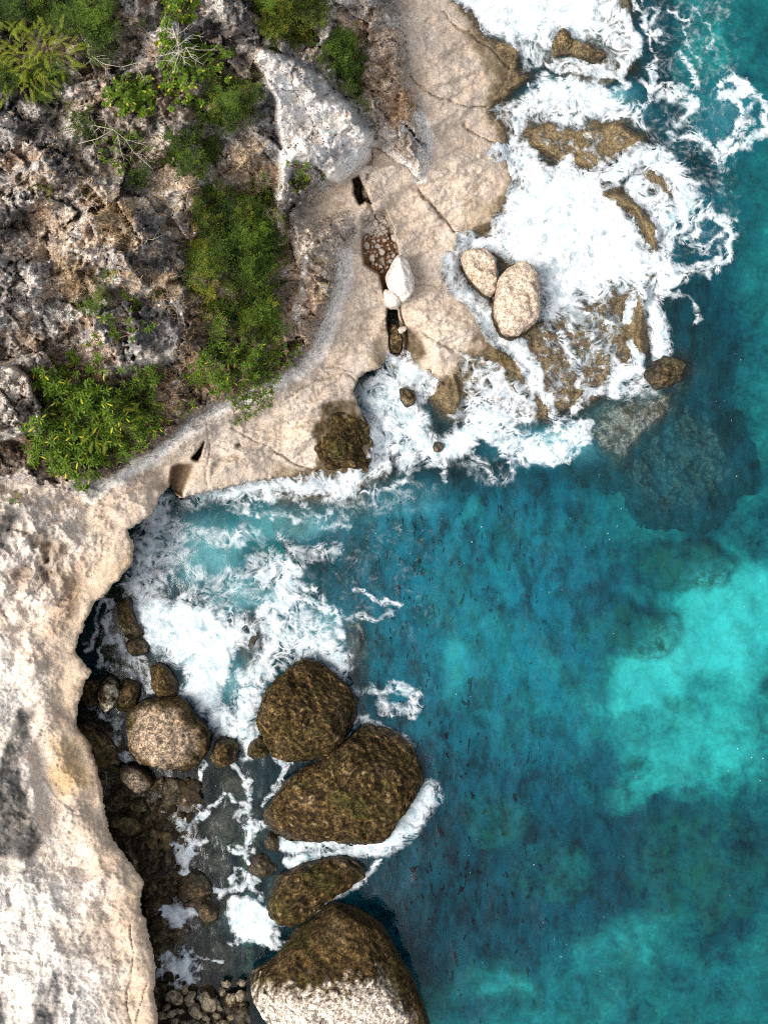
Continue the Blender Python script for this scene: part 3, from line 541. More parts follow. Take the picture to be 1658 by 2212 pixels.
# drifting lace farther out
fline([(1404,190),(1450,185),(1500,200),(1495,150),(1465,110)],9,.58); fline([(1557,175),(1580,165),(1610,185),(1580,210),(1558,195),(1557,175)],9,.80); fline([(1610,185),(1648,225),(1650,280),(1604,320),(1554,340),(1504,290),(1454,290)],13,.60)
fline([(1580,210),(1609,250),(1589,290),(1554,320)],11,.72); fline([(1374,0),(1394,50),(1409,100),(1411,165),(1404,215),(1379,235)],6,.66); fline([(1454,15),(1489,55),(1479,90),(1514,140)],6,.5); fline([(1380,170),(1420,210),(1470,200),(1500,240),(1460,260)],12,.55)
fline([(1394,20),(1420,20),(1400,60),(1430,90)],8,.52); fline([(1540,110),(1530,60),(1500,20)],5,.45); fline([(1470,250),(1520,300),(1560,360)],14,.42); fline([(1620,230),(1600,300)],16,.5)
# streams between the two pale boulders and over the low shelf
fline([(969,563),(979,613),(1019,643),(1049,683),(1064,723),(1109,748),(1139,788),(1159,833)],18,.86,.3); fline([(1066,560),(1070,600),(1066,640)],7,.8,.2)
fpoly([(994,763),(1039,773),(1109,813),(1159,853),(1149,913),(1089,923),(1029,903),(980,900),(1000,850)],.70,18); fpoly([(1040,860),(1110,880),(1150,905),(1100,930),(1020,925),(990,935),(1000,900)],.95,14)
fpoly([(1159,618),(1359,613),(1359,763),(1309,833),(1259,863),(1179,903),(1109,833),(1149,728)],.34,16); fpoly([(1160,610),(1300,620),(1250,690),(1180,700)],.62,18)
fline([(1190,700),(1230,750),(1240,800),(1280,850)],16,.56); fline([(1130,740),(1150,800),(1180,860),(1200,900)],16,.6); fline([(1210,650),(1280,720),(1330,780)],14,.5); fline([(1230,700),(1260,680),(1310,700)],12,.5)
fline([(854,775),(880,805),(915,830),(880,875),(900,930),(930,975),(990,960),(1029,918)],24,.95,.5); fline([(800,830),(840,800),(856,790)],20,.72); fline([(790,850),(820,900),(850,930),(880,990)],26,.85)
fpoly([(775,830),(850,790),(900,830),(870,870),(890,940),(850,960),(810,930),(780,870)],.78,12)
fline([(1029,918),(1079,945),(1129,955),(1159,978),(1199,973),(1259,928)],20,.86); fline([(1060,900),(1100,980),(1150,990)],18,.7); fline([(1254,863),(1289,843),(1315,830)],10,.6); fline([(1129,955),(1200,930),(1250,870),(1300,840)],14,.55); fline([(1180,985),(1230,1000),(1250,960)],12,.6)
fline([(999,943),(1029,993),(1069,1043)],10,.48); fline([(1079,963),(1109,1013),(1080,1050)],10,.46); fline([(930,975),(970,1000),(960,1040)],12,.5)
fpoly([(1319,788),(1384,768),(1390,790),(1344,843),(1319,858),(1310,830)],1.0,9); fpoly([(1330,840),(1390,800),(1420,840),(1350,880)],.6,12); fline([(1399,640),(1419,703),(1429,758)],17,1.0,.5); fline([(1355,690),(1362,650),(1390,605)],9,.85,.3); fline([(1362,740),(1375,775)],8,.8,.3)
fline([(1404,568),(1459,593),(1429,618)],20,.95); fline([(1449,640),(1500,650),(1510,690)],10,.42); fline([(1470,570),(1530,590)],10,.5)
# along the foot of the near platform
fline([(430,1070),(500,1062),(550,1045),(600,1052),(650,1055),(700,1040),(750,1038),(800,1005),(822,950),(800,880)],18,.86); fpoly([(390,1078),(450,1068),(550,1043),(600,1050),(650,1055),(620,1080),(540,1100),(480,1090),(400,1100)],.62,12)
fpoly([(690,1045),(760,1030),(820,970),(850,940),(840,1000),(790,1050),(740,1080)],.85,13); fline([(700,1080),(800,1060),(880,1040)],14,.46); fline([(500,1100),(560,1110),(640,1120),(720,1110)],12,.45); fline([(640,1080),(700,1130),(760,1140)],10,.4)
fpoly([(700,1080),(880,1020),(950,1060),(830,1120),(720,1140)],.34,20); fpoly([(950,960),(1080,980),(1130,1060),(1050,1060),(960,1010)],.33,20)
# surge in the cove
fline([(345,1080),(325,1160),(310,1230),(300,1290),(300,1330)],26,.82,.5); fpoly([(335,1090),(390,1120),(420,1150),(430,1185),(400,1215),(370,1250),(360,1300),(310,1330),(300,1290)],.60,16)
fpoly([(285,1316),(320,1296),(400,1296),(460,1316),(480,1341),(530,1341),(545,1380),(500,1406),(500,1456),(480,1496),(470,1536),(430,1546),(395,1496),(390,1446),(320,1386),(295,1350)],1.0,11)
fpoly([(400,1296),(500,1300),(560,1340),(540,1400),(480,1380)],.6,16)
fline([(575,1236),(625,1226),(615,1286),(585,1331),(600,1386),(575,1426),(540,1486),(530,1556),(540,1606)],24,.80); fline([(615,1286),(690,1301),(725,1336),(740,1366)],16,.72); fline([(600,1250),(650,1260),(700,1290)],12,.55); fline([(625,1376),(690,1386),(730,1416),(735,1446)],22,.86); fpoly([(570,1300),(640,1290),(730,1360),(745,1440),(690,1440),(600,1440),(560,1480),(550,1420)],.58,16)
fpoly([(430,1546),(480,1526),(540,1546),(560,1581),(530,1611),(500,1600),(470,1591),(450,1570)],.86,11); fpoly([(500,1456),(560,1430),(560,1540),(500,1540)],.52,14)
fline([(740,1480),(790,1500),(850,1490),(900,1520)],12,.44); fline([(775,1281),(820,1296),(850,1310),(870,1300)],8,.60); fline([(740,1320),(800,1340),(850,1320)],10,.42); fline([(765,1591),(740,1611),(720,1640)],9,.85,.4)
fline([(790,1560),(860,1590),(890,1610)],10,.75,.4); fline([(800,1490),(840,1530),(890,1540),(905,1500),(860,1480)],16,.52); fline([(760,1570),(780,1550),(820,1560)],8,.6)
for L_ in ([(370,1130),(430,1160),(500,1170),(560,1150)],[(400,1220),(460,1250),(520,1240),(580,1200)],[(420,1280),(500,1270),(560,1285)],[(620,1170),(660,1200),(720,1190)]): fline(L_, 26, .42)
# dark pool under the lip
fline([(240,1271),(200,1321),(200,1366),(182,1406)],6,.58); fline([(248,1306),(225,1346),(240,1386),(280,1416),(320,1436),(332,1496)],15,.58); fline([(262,1260),(300,1270)],5,.5); fline([(215,1290),(250,1310),(235,1350),(215,1400),(240,1440)],7,.56); fline([(285,1420),(310,1470),(330,1500)],14,.60); fline([(210,1440),(250,1430),(280,1460)],10,.5)
fline([(190,1515),(240,1545),(265,1560),(245,1590),(255,1620),(280,1640)],9,.56)
# channels among the boulders
fline([(430,1640),(420,1719),(415,1764),(390,1804),(385,1849),(405,1884),(415,1909)],11,.56,1.6); fpoly([(385,1840),(410,1810),(440,1822),(430,1850),(400,1860),(410,1900),(395,1890)],1.0,8,1.4); fline([(400,1885),(425,1905)],14,.75); fline([(415,1770),(450,1754),(488,1724)],11,.52,1.6); fline([(470,1930),(520,1890),(560,1900)],12,.5,1.6); fline([(500,1720),(540,1760)],10,.5,1.5); fline([(620,1650),(600,1700),(580,1740)],9,.5,1.4); fline([(340,1755),(380,1748)],6,.5)
fpoly([(525,1780),(540,1769),(575,1784),(555,1800),(550,1830),(525,1835)],1.0,8,1.4); fline([(500,1830),(530,1850),(545,1870)],7,.7)
fline([(600,1814),(640,1834),(690,1819),(740,1824)],14,.80,.4); fline([(625,1864),(700,1844),(760,1844),(825,1824)],11,.82,.4); fline([(780,1826),(845,1808),(888,1765),(915,1715)],26,.97,.7)
fline([(780,1894),(725,1929),(685,1959)],12,.90,.4); fline([(825,1859),(785,1894)],8,.7,.4); fline([(420,1900),(500,1919),(550,1909),(570,1939)],8,.5)
fpoly([(490,1965),(510,1945),(560,1945),(590,1955),(603,1985),(600,2020),(580,2042),(540,2035),(510,2030),(505,2000)],1.0,10,1.6); fpoly([(342,1970),(370,1950),(400,1965),(430,1980),(400,1985),(395,2008),(360,2000)],1.0,9,1.6); fpoly([(356,2070),(400,2055),(412,2090),(425,2120),(395,2130),(360,2118)],1.0,9,1.6); fline([(430,2160),(455,2155)],8,.8); fline([(400,2075),(450,2073),(490,2076)],4,.6)
fpoly([(420,1640),(600,1620),(560,1760),(600,1880),(560,1950),(440,1950),(400,1850)],.06,20); fline([(560,1560),(600,1640),(620,1660)],8,.5); fline([(500,1640),(540,1700),(520,1760)],10,.45); fline([(880,2100),(890,2160),(900,2200)],6,.4); fline([(440,1600),(440,1650)],8,.6)
# a light scatter of bubbles in the ruffled water of the bay
foam = np.maximum(foam, .16 * sstep(1050, 900, WX) * sstep(1000, 1100, WY) * sstep(1650, 1300, WY) * (WX > 300))
foam = np.maximum(foam, .20 * sstep(1330, 1420, WX) * sstep(700, 500, WY) * sstep(1660, 1560, WX))

fn = .55 * fbm(WX / 42, WY / 42, 3, 461) + .75 * fbm(WX / 15, WY / 15, 4, 471, .6)
foam = foam * .93; foam = np.clip(foam * (1 + .62 * fn * sstep(1.05, .75, foam) + .18 * fn) - .02, 0, 1)
foam = np.clip(foam * (1 + .35 * sstep(680, 600, WX) * sstep(1590, 1640, WY)), 0, 1)
rock_h = np.maximum(g.sample(zsh, WX, WY), np.where(g.sample(hi, WX, WY) < .5, g.sample(zc, WX, WY), -9))
onland = g.sample(sd, WX, WY)
wave = .07 * fbm(wx / 2.2, wy / 2.2, 3, 501) + .02 * ridged(wx / .9, wy / .9, 3, 521) + .12 * fbm(wx / 5.5, wy / 5.5, 2, 541) - .02
swell = foam * (.10 + .22 * np.abs(fbm(wx / .9, wy / .9, 5, 551, .6)))
surf = wave * .8 + swell * sstep(.4, 1, foam)
wash = sstep(.18, .42, foam) * sstep(1.05, .7, rock_h)
surf = np.maximum(surf, np.where(wash > .05, rock_h + .035 * (wash - .25) + .10 * swell, -9))
milk = sstep(.45, 1.0, foam) * .55
def mblob(x, y, rx, ry, a):
    global milk; milk = np.maximum(milk, a * sstep(1.2, .2, np.hypot((WX + ww1 - x) / rx, (WY + ww2 - y) / ry)))
for a in [(440,1190,130,120,.30),(540,1280,150,80,.26),(680,1350,120,90,.22),(620,1130,160,60,.26),(480,1430,150,160,.25),(545,1990,60,60,.45),(1300,560,180,120,.45),(1250,230,180,80,.35),(1180,960,160,60,.28),(1180,60,200,90,.4),(1250,740,170,130,.20),(1570,250,100,110,.16),(1500,480,110,110,.12),(840,900,90,100,.3),(880,1080,120,60,.16)]: mblob(*a)
# water backscatter and painted sky sheen, broken by painted dark wavelet reflections
scatter_sheen = .035 + .16 * sstep(1420, 1150, WX) * sstep(620, 880, WX) * sstep(1000, 1120, WY) * (.30 + .70 * sstep(1850, 1400, WY)) + .03 * sstep(1000, 1400, WX)
facet_area = sstep(1420, 1000, WX) * sstep(720, 860, WX) * sstep(950, 1150, WY) + .8 * sstep(1250, 950, WX) * sstep(1700, 1900, WY)  # where dark reflections on steep wavelets are painted
calm = sstep(600, 420, WX) * sstep(1560, 1650, WY)
scatter_sheen = scatter_sheen * (1 - .85 * calm)
depth_ = sstep(.05, -1.6, np.maximum(rock_h, -3)); scatter_sheen = scatter_sheen * (.12 + .88 * depth_); milk = milk * (.35 + .65 * depth_)
fx, fy = wx.copy(), wy.copy()
for sc_, am, sd_ in ((2.6, .45, 601), (1.1, .18, 621), (.5, .06, 641)):
    a_ = fbm(fx / sc_, fy / sc_, 2, sd_) * am; b_ = fbm(fx / sc_, fy / sc_, 2, sd_ + 7) * am; fx = fx + a_; fy = fy + b_
wpx, wpy = ground_pos(WX, WY, np.minimum(surf, 1.2))
cut = ~((onland[:-1, :-1] > 90) & (onland[1:, 1:] > 90))
t = NT('sea water'); v = t.obj(); F = t.attr('flow', 'Vector'); D = t.attr('foam'); MK = t.attr('milk'); FI = t.attr('scatter_sheen'); GP = t.attr('facet_area')
def warp(vec, sc_, am):
    n = t.n('ShaderNodeTexNoise', {'Vector': vec, 'Scale': sc_, 'Detail': 1.2}).outputs['Color']
    s_ = t.n('ShaderNodeVectorMath', {0: n, 1: (.5, .5, .5)}, operation='SUBTRACT').outputs[0]
    s_ = t.n('ShaderNodeVectorMath', {0: s_, 3: am}, operation='SCALE').outputs[0]
    return t.n('ShaderNodeVectorMath', {0: vec, 1: s_}, operation='ADD').outputs[0]
def cells(vec, sc_, w0, w1):
    d = t.n('ShaderNodeTexVoronoi', {'Vector': vec, 'Scale': sc_, 'Randomness': 1.0}, feature='DISTANCE_TO_EDGE', voronoi_dimensions='2D').outputs['Distance']
    w = t.math('ADD', w0, t.math('MULTIPLY', t.math('POWER', D, 1.6), w1)); return t.ramp(t.math('SUBTRACT', 1.0, t.math('DIVIDE', d, w), clamp=True), 0, .9)
W1 = warp(F, 1.1, .50); W2 = warp(W1, 2.6, .22)
cl = t.noise(F, .9, 7, .62, .5); cl2 = t.noise(W1, 4.0, 5, .62, .3); brk = t.noise(W1, 2.4, 4, .6)
n_ = t.noise(W1, 1.5, 2.5, .5, .9); m_ = t.noise(W1, 3.6, 2.5, .5, .6)
wD = t.math('SUBTRACT', 9.0, t.math('MULTIPLY', D, 5.0))
def soft_vein(q): return t.ramp(t.math('SUBTRACT', 1.0, t.math('MULTIPLY', t.math('ABSOLUTE', t.math('SUBTRACT', q, .5)), wD), clamp=True), .05, .95)
c1 = cells(W2, 1.7, .05, .26)
lines = t.math('MAXIMUM', t.math('MAXIMUM', t.math('MULTIPLY', c1, t.ramp(brk, .44, .60, 0, .9)), t.math('MULTIPLY', soft_vein(n_), .85)), t.math('MULTIPLY', soft_vein(m_), t.ramp(brk, .58, .42, 0, .75)))
lines = t.math('MULTIPLY', lines, t.ramp(t.math('ADD', D, t.math('MULTIPLY', t.math('SUBTRACT', cl2, .5), .5)), .10, .55))
soft = t.ramp(t.math('ADD', D, t.math('ADD', t.math('MULTIPLY', t.math('SUBTRACT', cl, .5), 1.0), t.math('MULTIPLY', t.math('SUBTRACT', cl2, .5), .7))), .44, 1.28)
lace = t.math('ADD', t.math('MULTIPLY', soft, .6), t.math('MULTIPLY', lines, .4))
fa = t.math('SUBTRACT', 1.0, t.math('MULTIPLY', t.math('SUBTRACT', 1.0, t.math('MULTIPLY', soft, .93)), t.math('SUBTRACT', 1.0, t.math('MULTIPLY', lines, .80))))
fa = t.math('MULTIPLY', fa, t.ramp(D, .02, .2))
dots = t.n('ShaderNodeTexVoronoi', {'Vector': v, 'Scale': 2.6, 'Randomness': 1.0}).outputs['Distance']
dm_ = t.math('MULTIPLY', t.ramp(dots, .03, .075, 1, 0), t.ramp(t.noise(v, .35, 4), .5, .66)); fa = t.math('MAXIMUM', fa, t.math('MULTIPLY', dm_, .7))
fcol = t.mix(t.ramp(t.noise(W1, 1.8, 8, .70), .36, .64), (.52, .59, .62, 1), (.87, .875, .88, 1))
foam_sh = t.n('ShaderNodeBsdfDiffuse', {'Color': fcol, 'Roughness': .5}).outputs[0]
# wavelet relief
mp = t.n('ShaderNodeMapping', {'Vector': v, 'Rotation': (0, 0, math.radians(-32)), 'Scale': (3.4, 1.3, 1.0)}).outputs[0]
wv = t.noise(mp, 1.2, 3, .5, .8); wv2 = t.noise(v, 7.0, 4, .6)
bump = t.n('ShaderNodeBump', {'Strength': .05, 'Distance': .35, 'Height': t.math('ADD', wv, t.math('MULTIPLY', wv2, .18))}).outputs[0]
fbump = t.n('ShaderNodeBump', {'Strength': .25, 'Distance': .2, 'Height': t.math('ADD', lace, t.noise(v, 16, 4))}).outputs[0]
t.t.links.new(fbump, foam_sh.node.inputs['Normal'])
facet_dark = t.math('MULTIPLY', t.ramp(wv, .628, .648), GP)  # dark wavelet reflections, painted by thinning the pale veil
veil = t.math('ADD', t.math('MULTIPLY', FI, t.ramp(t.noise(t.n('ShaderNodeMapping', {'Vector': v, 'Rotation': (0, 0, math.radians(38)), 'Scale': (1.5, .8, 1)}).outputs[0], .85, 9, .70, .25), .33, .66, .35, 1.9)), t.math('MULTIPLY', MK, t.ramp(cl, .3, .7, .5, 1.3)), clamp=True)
veil = t.math('MULTIPLY', veil, t.math('SUBTRACT', 1.0, t.math('MULTIPLY', facet_dark, .95)))
vcol = t.mix(t.ramp(MK, .05, .4), (.004, .22, .32, 1), (.22, .62, .66, 1))
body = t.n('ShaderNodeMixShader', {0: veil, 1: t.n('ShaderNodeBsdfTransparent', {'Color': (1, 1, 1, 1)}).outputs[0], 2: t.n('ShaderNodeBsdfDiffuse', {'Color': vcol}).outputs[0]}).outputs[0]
fr = t.n('ShaderNodeFresnel', {'IOR': 1.33, 'Normal': bump}).outputs[0]
body = t.n('ShaderNodeMixShader', {0: fr, 1: body, 2: t.n('ShaderNodeBsdfGlossy', {'Color': (1, 1, 1, 1), 'Roughness': .12, 'Normal': bump}).outputs[0]}).outputs[0]
surf_sh = t.n('ShaderNodeMixShader', {0: fa, 1: body, 2: foam_sh}).outputs[0]
ab = t.n('ShaderNodeVolumeAbsorption', {'Color': (.22, .872, .90, 1), 'Density': .43}).outputs[0]
t.t.links.new(ab, t.out.inputs['Volume'])
M_SEA = t.done(surf_sh)
o = grid_object('sea', gw, wpx, wpy, surf, cut, M_SEA, {'foam': ('FLOAT', foam), 'milk': ('FLOAT', milk), 'scatter_sheen': ('FLOAT', scatter_sheen), 'facet_area': ('FLOAT', facet_area), 'flow': ('FLOAT_VECTOR', np.stack([fx, fy, np.zeros_like(fx)], -1))})
tag(o, kind='structure')
#OBJECTS_BELOW
# ------------------------------------------------------------------ boulders
import bmesh
_ico = {}
def ico(n):
    if n not in _ico:
        bm = bmesh.new(); bmesh.ops.create_icosphere(bm, subdivisions=n, radius=1.0)
        _ico[n] = (np.array([v.co[:] for v in bm.verts]), np.array([[v.index for v in f.verts] for f in bm.faces])); bm.free()
    return _ico[n]
def stone_shape(R, top, base, sub, seed, ruggy=.10, power=3.0, facet=.10, tilt=(0, 0), cuts=12, cutr=(.74, .91)):
    """closed stone: R(theta) outline radius in metres, crown at z=top, foot at z=base"""
    V, F = ico(sub); V = V.copy(); hor = np.hypot(V[:, 0], V[:, 1]); th = np.arctan2(V[:, 1], V[:, 0])
    p = (hor ** power + np.abs(V[:, 2]) ** power) ** (-1 / power)
    flat = 1 - np.abs(V[:, 2])
    r = R(th); rm = float(np.mean(r)); hz = (top - base) / 2
    P = np.stack([np.cos(th) * hor * p * r, np.sin(th) * hor * p * r, V[:, 2] * p * hz], 1)
    q = P / max(rm, .2) * 1.6 + seed * 7.31
    rp = random.Random(seed * 31 + 7)
    for _ in range(cuts):
        a_, e_ = rp.uniform(0, 6.283), rp.uniform(.05, 1.1); nrm = np.array([math.cos(a_) * math.cos(e_), math.sin(a_) * math.cos(e_), math.sin(e_)])
        U_ = P / np.array([rm, rm, hz]); sp = U_ @ nrm; lim = np.max(sp) * rp.uniform(*(cutr)); ex = np.maximum(sp - lim, 0) * .9; P = (U_ - ex[:, None] * nrm) * np.array([rm, rm, hz])
    big = fbm3(q * .7, 2, seed); fine = fbm3(q * 2.2, 5, seed + 3, .6)
    n1 = 1 - np.abs(noise3(q * 1.3, seed + 40)) * 2
    crk_ = np.abs(noise3(P * (1.1 / max(rm, .4)) * 1.6 + seed * 3, seed + 81)) + .25 * np.abs(noise3(P * 3 + seed, seed + 83))
    crag = fbm3(P * 3.2 + seed, 5, seed + 60, .62); rid = 1 - np.abs(noise3(P * 1.7 + seed * 2, seed + 70)) * 2
    d = 1 + facet * big * .8 + ruggy * .7 * fine + facet * .4 * (n1 - .6)
    P *= d[:, None]; sg = np.sign(V[:, 2]) * np.minimum(1, hz)
    P[:, 2] += sg * (.34 * crag + .16 * (rid - .5) - .22 * sstep(.07, .0, crk_)) * np.minimum(1, rm) + .0; P[:, :2] *= (1 + .07 * crag * min(1, .6 / max(rm, .2)))[:, None]
    P[:, 2] += P[:, 0] * tilt[0] + P[:, 1] * tilt[1] + (top + base) / 2
    P[:, 2] = np.maximum(P[:, 2], base - .2)
    stone_shape.crk = crk_
    return P, F, fine, big
def outline_radius(pts, c):
    A = np.array(pts, float) - np.array(c)
    A = np.stack([A[:, 0] / S, -A[:, 1] / S], 1)
    ang = np.linspace(-math.pi, math.pi, 181); rad = np.zeros(181)
    for i, a in enumerate(ang):
        dx, dy = math.cos(a), math.sin(a); best = 0
        for k in range(len(A)):
            x0, y0 = A[k]; x1, y1 = A[(k + 1) % len(A)]; ex, ey = x1 - x0, y1 - y0
            den = dx * ey - dy * ex
            if abs(den) < 1e-9: continue
            t = (x0 * ey - y0 * ex) / den; u = (x0 * dy - y0 * dx) / den
            if t > 0 and -1e-6 <= u <= 1 + 1e-6: best = max(best, t)
        rad[i] = best
    return lambda th: np.interp(th, ang, rad)
BR, BRD, SAND, LIME = rgb(.085, .053, .017), rgb(.022, .015, .007), rgb(.36, .27, .19), rgb(.66, .60, .53)
def boulder(name, label, pts, top, base=-1.2, style='algae', sub=5, seed=1, power=3.0, ruggy=.10, facet=.10, tilt=(0, 0), mat=None, cat='boulder', group=None, zref=.45):
    c = (sum(p[0] for p in pts) / len(pts), sum(p[1] for p in pts) / len(pts))
    zm = max(0, base + (top - base) * zref); k = (H - zm) / H
    f0 = outline_radius(pts, c); R = lambda th: f0(th) * k * (1.0 if style == 'pale' else 1.06)
    P, F, fine, big = stone_shape(R, top, base, sub, seed, ruggy, power, facet, tilt, *((6, (.90, .97)) if style == 'pale' else (12, (.76, .92))))
    zr = (P[:, 2] - base) / (top - base); n = fine * 1.2; n2 = fbm3(P * 2.5 + seed, 4, seed + 77, .6); n3 = fbm3(P * 7 + seed, 3, seed + 99)
    col = BRD + (BR * 1.1 - BRD) * sstep(-.25, .35, .25 * n2 + 1.1 * n3)[:, None]
    def blend(cc, m):
        nonlocal col; col = col + (np.asarray(cc) - col) * np.clip(m, 0, 1)[:, None]
    nx, ny = P[:, 0] / R(np.arctan2(P[:, 1], P[:, 0])), P[:, 1] / R(np.arctan2(P[:, 1], P[:, 0])); rho = np.hypot(nx, ny)
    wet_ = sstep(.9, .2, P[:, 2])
    crk = stone_shape.crk; big_ = fbm3(P * .8 + seed * 5, 3, seed + 111)
    if style in ('algae', 'half', 'mid', 'tan'):
        blend(rgb(.052, .050, .012), sstep(.05, .3, big_) * .55); blend(rgb(.15, .105, .05), sstep(.08, .34, -big_ + .3 * n3) * .5 * sstep(.5, .8, zr))
    if style == 'algae':
        blend(rgb(.17, .115, .045), sstep(.1, .5, n3 + .4 * n2) * .6 * sstep(.4, .8, zr)); blend(rgb(.30, .23, .13), sstep(.32, .5, n3) * .7)
    elif style == 'tan':
        blend(SAND, sstep(.95, .5, rho + .45 * n2) * sstep(.45, .8, zr)); blend(SAND * 1.25, sstep(.2, .5, n2 + .4 * n3) * sstep(.7, .3, rho) * .7)
    elif style == 'pale':
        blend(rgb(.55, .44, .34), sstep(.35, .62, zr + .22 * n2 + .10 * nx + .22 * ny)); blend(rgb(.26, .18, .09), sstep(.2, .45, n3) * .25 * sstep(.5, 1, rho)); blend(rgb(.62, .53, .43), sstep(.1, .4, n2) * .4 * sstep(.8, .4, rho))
    elif style == 'white': blend(LIME * 1.08, np.ones(len(P)) * .97); blend(rgb(.42, .34, .26), sstep(.25, .5, n2 + .3 * n3) * .4)
    elif style == 'half':
        blend(rgb(.55, .47, .38), sstep(.02, .22, -(ny - .30) * 1.0 + .55 * n2 + .3 * n3 + .18 * nx - .02) * sstep(1.0, .72, nx + .3 * n2 + .2)); blend(rgb(.62, .545, .455), sstep(.16, .42, .26 - ny + .7 * n2 + .3 * n3 + .2 * nx) * sstep(.85, .5, nx + .25 * n2))
        blend(rgb(.13, .09, .05), sstep(.22, .42, n3 + .2 * n2) * .65 * sstep(0, .3, .3 - ny))
        blend(rgb(.23, .155, .065), sstep(.35, .7, ny + .3 * n2) * sstep(.8, .2, rho) * .7)
    elif style == 'spot': blend(rgb(.62, .56, .42), sstep(.1, .45, n2 * .9 + .4 * zr - .12 + .25 * nx) * .9)
    elif style == 'mid': blend(rgb(.30, .22, .12), sstep(-.2, .4, n2) * .7)
    elif style == 'reef': blend(rgb(.24, .19, .14), sstep(-.2, .4, n2) * .8)
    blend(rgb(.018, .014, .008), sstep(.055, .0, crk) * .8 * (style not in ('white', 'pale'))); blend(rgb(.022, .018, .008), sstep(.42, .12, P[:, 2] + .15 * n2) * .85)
    x, y = ground_pos(c[0], c[1], zm)
    P[:, 2] -= base
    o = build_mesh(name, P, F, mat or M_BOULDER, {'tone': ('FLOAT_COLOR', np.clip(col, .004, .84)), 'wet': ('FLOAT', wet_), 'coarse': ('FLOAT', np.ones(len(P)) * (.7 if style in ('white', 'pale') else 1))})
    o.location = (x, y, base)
    return tag(o, label, cat, group)
def oval(cx, cy, rx, ry, rot=0, n=12, jit=.10, seed=0):
    rnd = random.Random(seed + int(cx * 3 + cy)); r = []
    for i in range(n):
        a = 2 * math.pi * i / n; m = 1 + rnd.uniform(-jit, jit); x, y = rx * m * math.cos(a), ry * m * math.sin(a)
        c, s = math.cos(math.radians(rot)), math.sin(math.radians(rot)); r.append((cx + x * c - y * s, cy + x * s + y * c))
    return r
boulder('boulder', 'round brown algae covered boulder rising from the surf at the mouth of the cove', [(560,1541),(572,1508),(597,1474),(628,1447),(655,1430),(695,1440),(722,1462),(745,1484),(765,1516),(762,1556),(737,1606),(700,1637),(660,1657),(622,1637),(590,1610),(572,1585)], 2.3, -1.2, sub=6, seed=3, power=3.4, facet=.07)
boulder('boulder', 'largest brown boulder with white foam lapping its lower right edge', [(578,1785),(590,1740),(612,1700),(660,1662),(700,1640),(732,1615),(762,1590),(790,1568),(820,1575),(850,1588),(880,1615),(895,1645),(910,1680),(905,1710),(890,1745),(862,1785),(835,1810),(800,1826),(745,1818),(690,1812),(640,1812),(600,1802)], 2.0, -1.3, sub=6, seed=5, power=3.0, facet=.07, tilt=(.0, .06))
boulder('boulder', 'long slanting brown boulder with foam in the channel along its lower side', [(570,1909),(585,1897),(620,1885),(650,1869),(700,1855),(750,1849),(777,1859),(780,1889),(750,1912),(720,1929),(690,1955),(665,1974),(635,1988),(605,1989),(582,1970),(572,1940)], 1.3, -1.1, seed=8, power=3.0, facet=.08, tilt=(.12, 0))
boulder('boulder', 'big boulder with a brown mossy top half and a pitted white lower half', [(553,2104),(580,2088),(602,2070),(625,2040),(650,2004),(680,1975),(706,1958),(735,1968),(765,1977),(800,1993),(822,2012),(842,2040),(855,2068),(875,2100),(892,2135),(908,2180),(918,2225),(915,2280),(860,2330),(740,2345),(660,2300),(620,2250),(592,2195),(565,2150)], 3.1, -1.2, style='half', sub=6, seed=11, power=3.2, ruggy=.09, facet=.06)
boulder('boulder', 'tan pitted boulder with brown rim beside the overhanging cliff', [(280,1526),(300,1512),(322,1508),(355,1508),(390,1508),(405,1524),(417,1545),(438,1565),(450,1585),(447,1616),(432,1636),(420,1653),(390,1665),(362,1671),(330,1654),(300,1633),(278,1610),(268,1585),(275,1555)], 2.0, -1.0, style='tan', seed=14, power=3.6, facet=.06)
boulder('boulder', 'small square brown boulder in foam just below the white surge', [(462,1600),(480,1586),(503,1590),(516,1602),(514,1622),(512,1640),(495,1650),(470,1654),(458,1632)], .9, -.9, sub=4, seed=17)
boulder('boulder', 'small dark brown boulder wedged against the round boulder', [(533,1612),(545,1600),(562,1592),(580,1598),(586,1615),(575,1632),(552,1636),(536,1630)], .8, -.9, sub=4, seed=18)
boulder('boulder', 'upright boulder with pale speckled face standing between two dark ones', [(214,1518),(222,1492),(228,1470),(238,1456),(248,1466),(256,1486),(263,1500),(257,1515),(247,1530),(238,1540),(225,1530)], 1.7, -.8, style='spot', sub=4, seed=19, ruggy=.16)
boulder('boulder', 'black wet boulder tucked under the cliff lip', oval(200, 1497, 25, 33), .9, -.9, sub=4, seed=20)
boulder('boulder', 'narrow dark boulder to the right of the pale speckled one', oval(280, 1500, 22, 44, 8), 1.0, -.9, sub=4, seed=21)
boulder('boulder', 'dark boulder sprinkled with spray above the tan boulder', [(330,1440),(345,1430),(362,1440),(378,1455),(388,1478),(386,1496),(360,1503),(338,1500),(332,1475)], 1.0, -.9, sub=4, seed=22)
boulder('boulder', 'long blackish rock between the dark pool and the white surge', [(255,1330),(262,1295),(280,1276),(292,1290),(288,1320),(300,1350),(318,1375),(305,1395),(280,1385),(262,1362)], .7, -.9, sub=4, seed=23)
boulder('boulder', 'black rock under the edge of the white surge near the cliff', oval(300, 1398, 30, 20, 30), .55, -.9, sub=4, seed=24)
boulder('boulder', 'tan topped rock below the tan boulder, leaning on rubble', [(262,1652),(280,1648),(300,1652),(318,1670),(336,1692),(330,1708),(312,1716),(290,1706),(275,1690),(262,1672)], 1.1, -.6, style='tan', sub=4, seed=25)
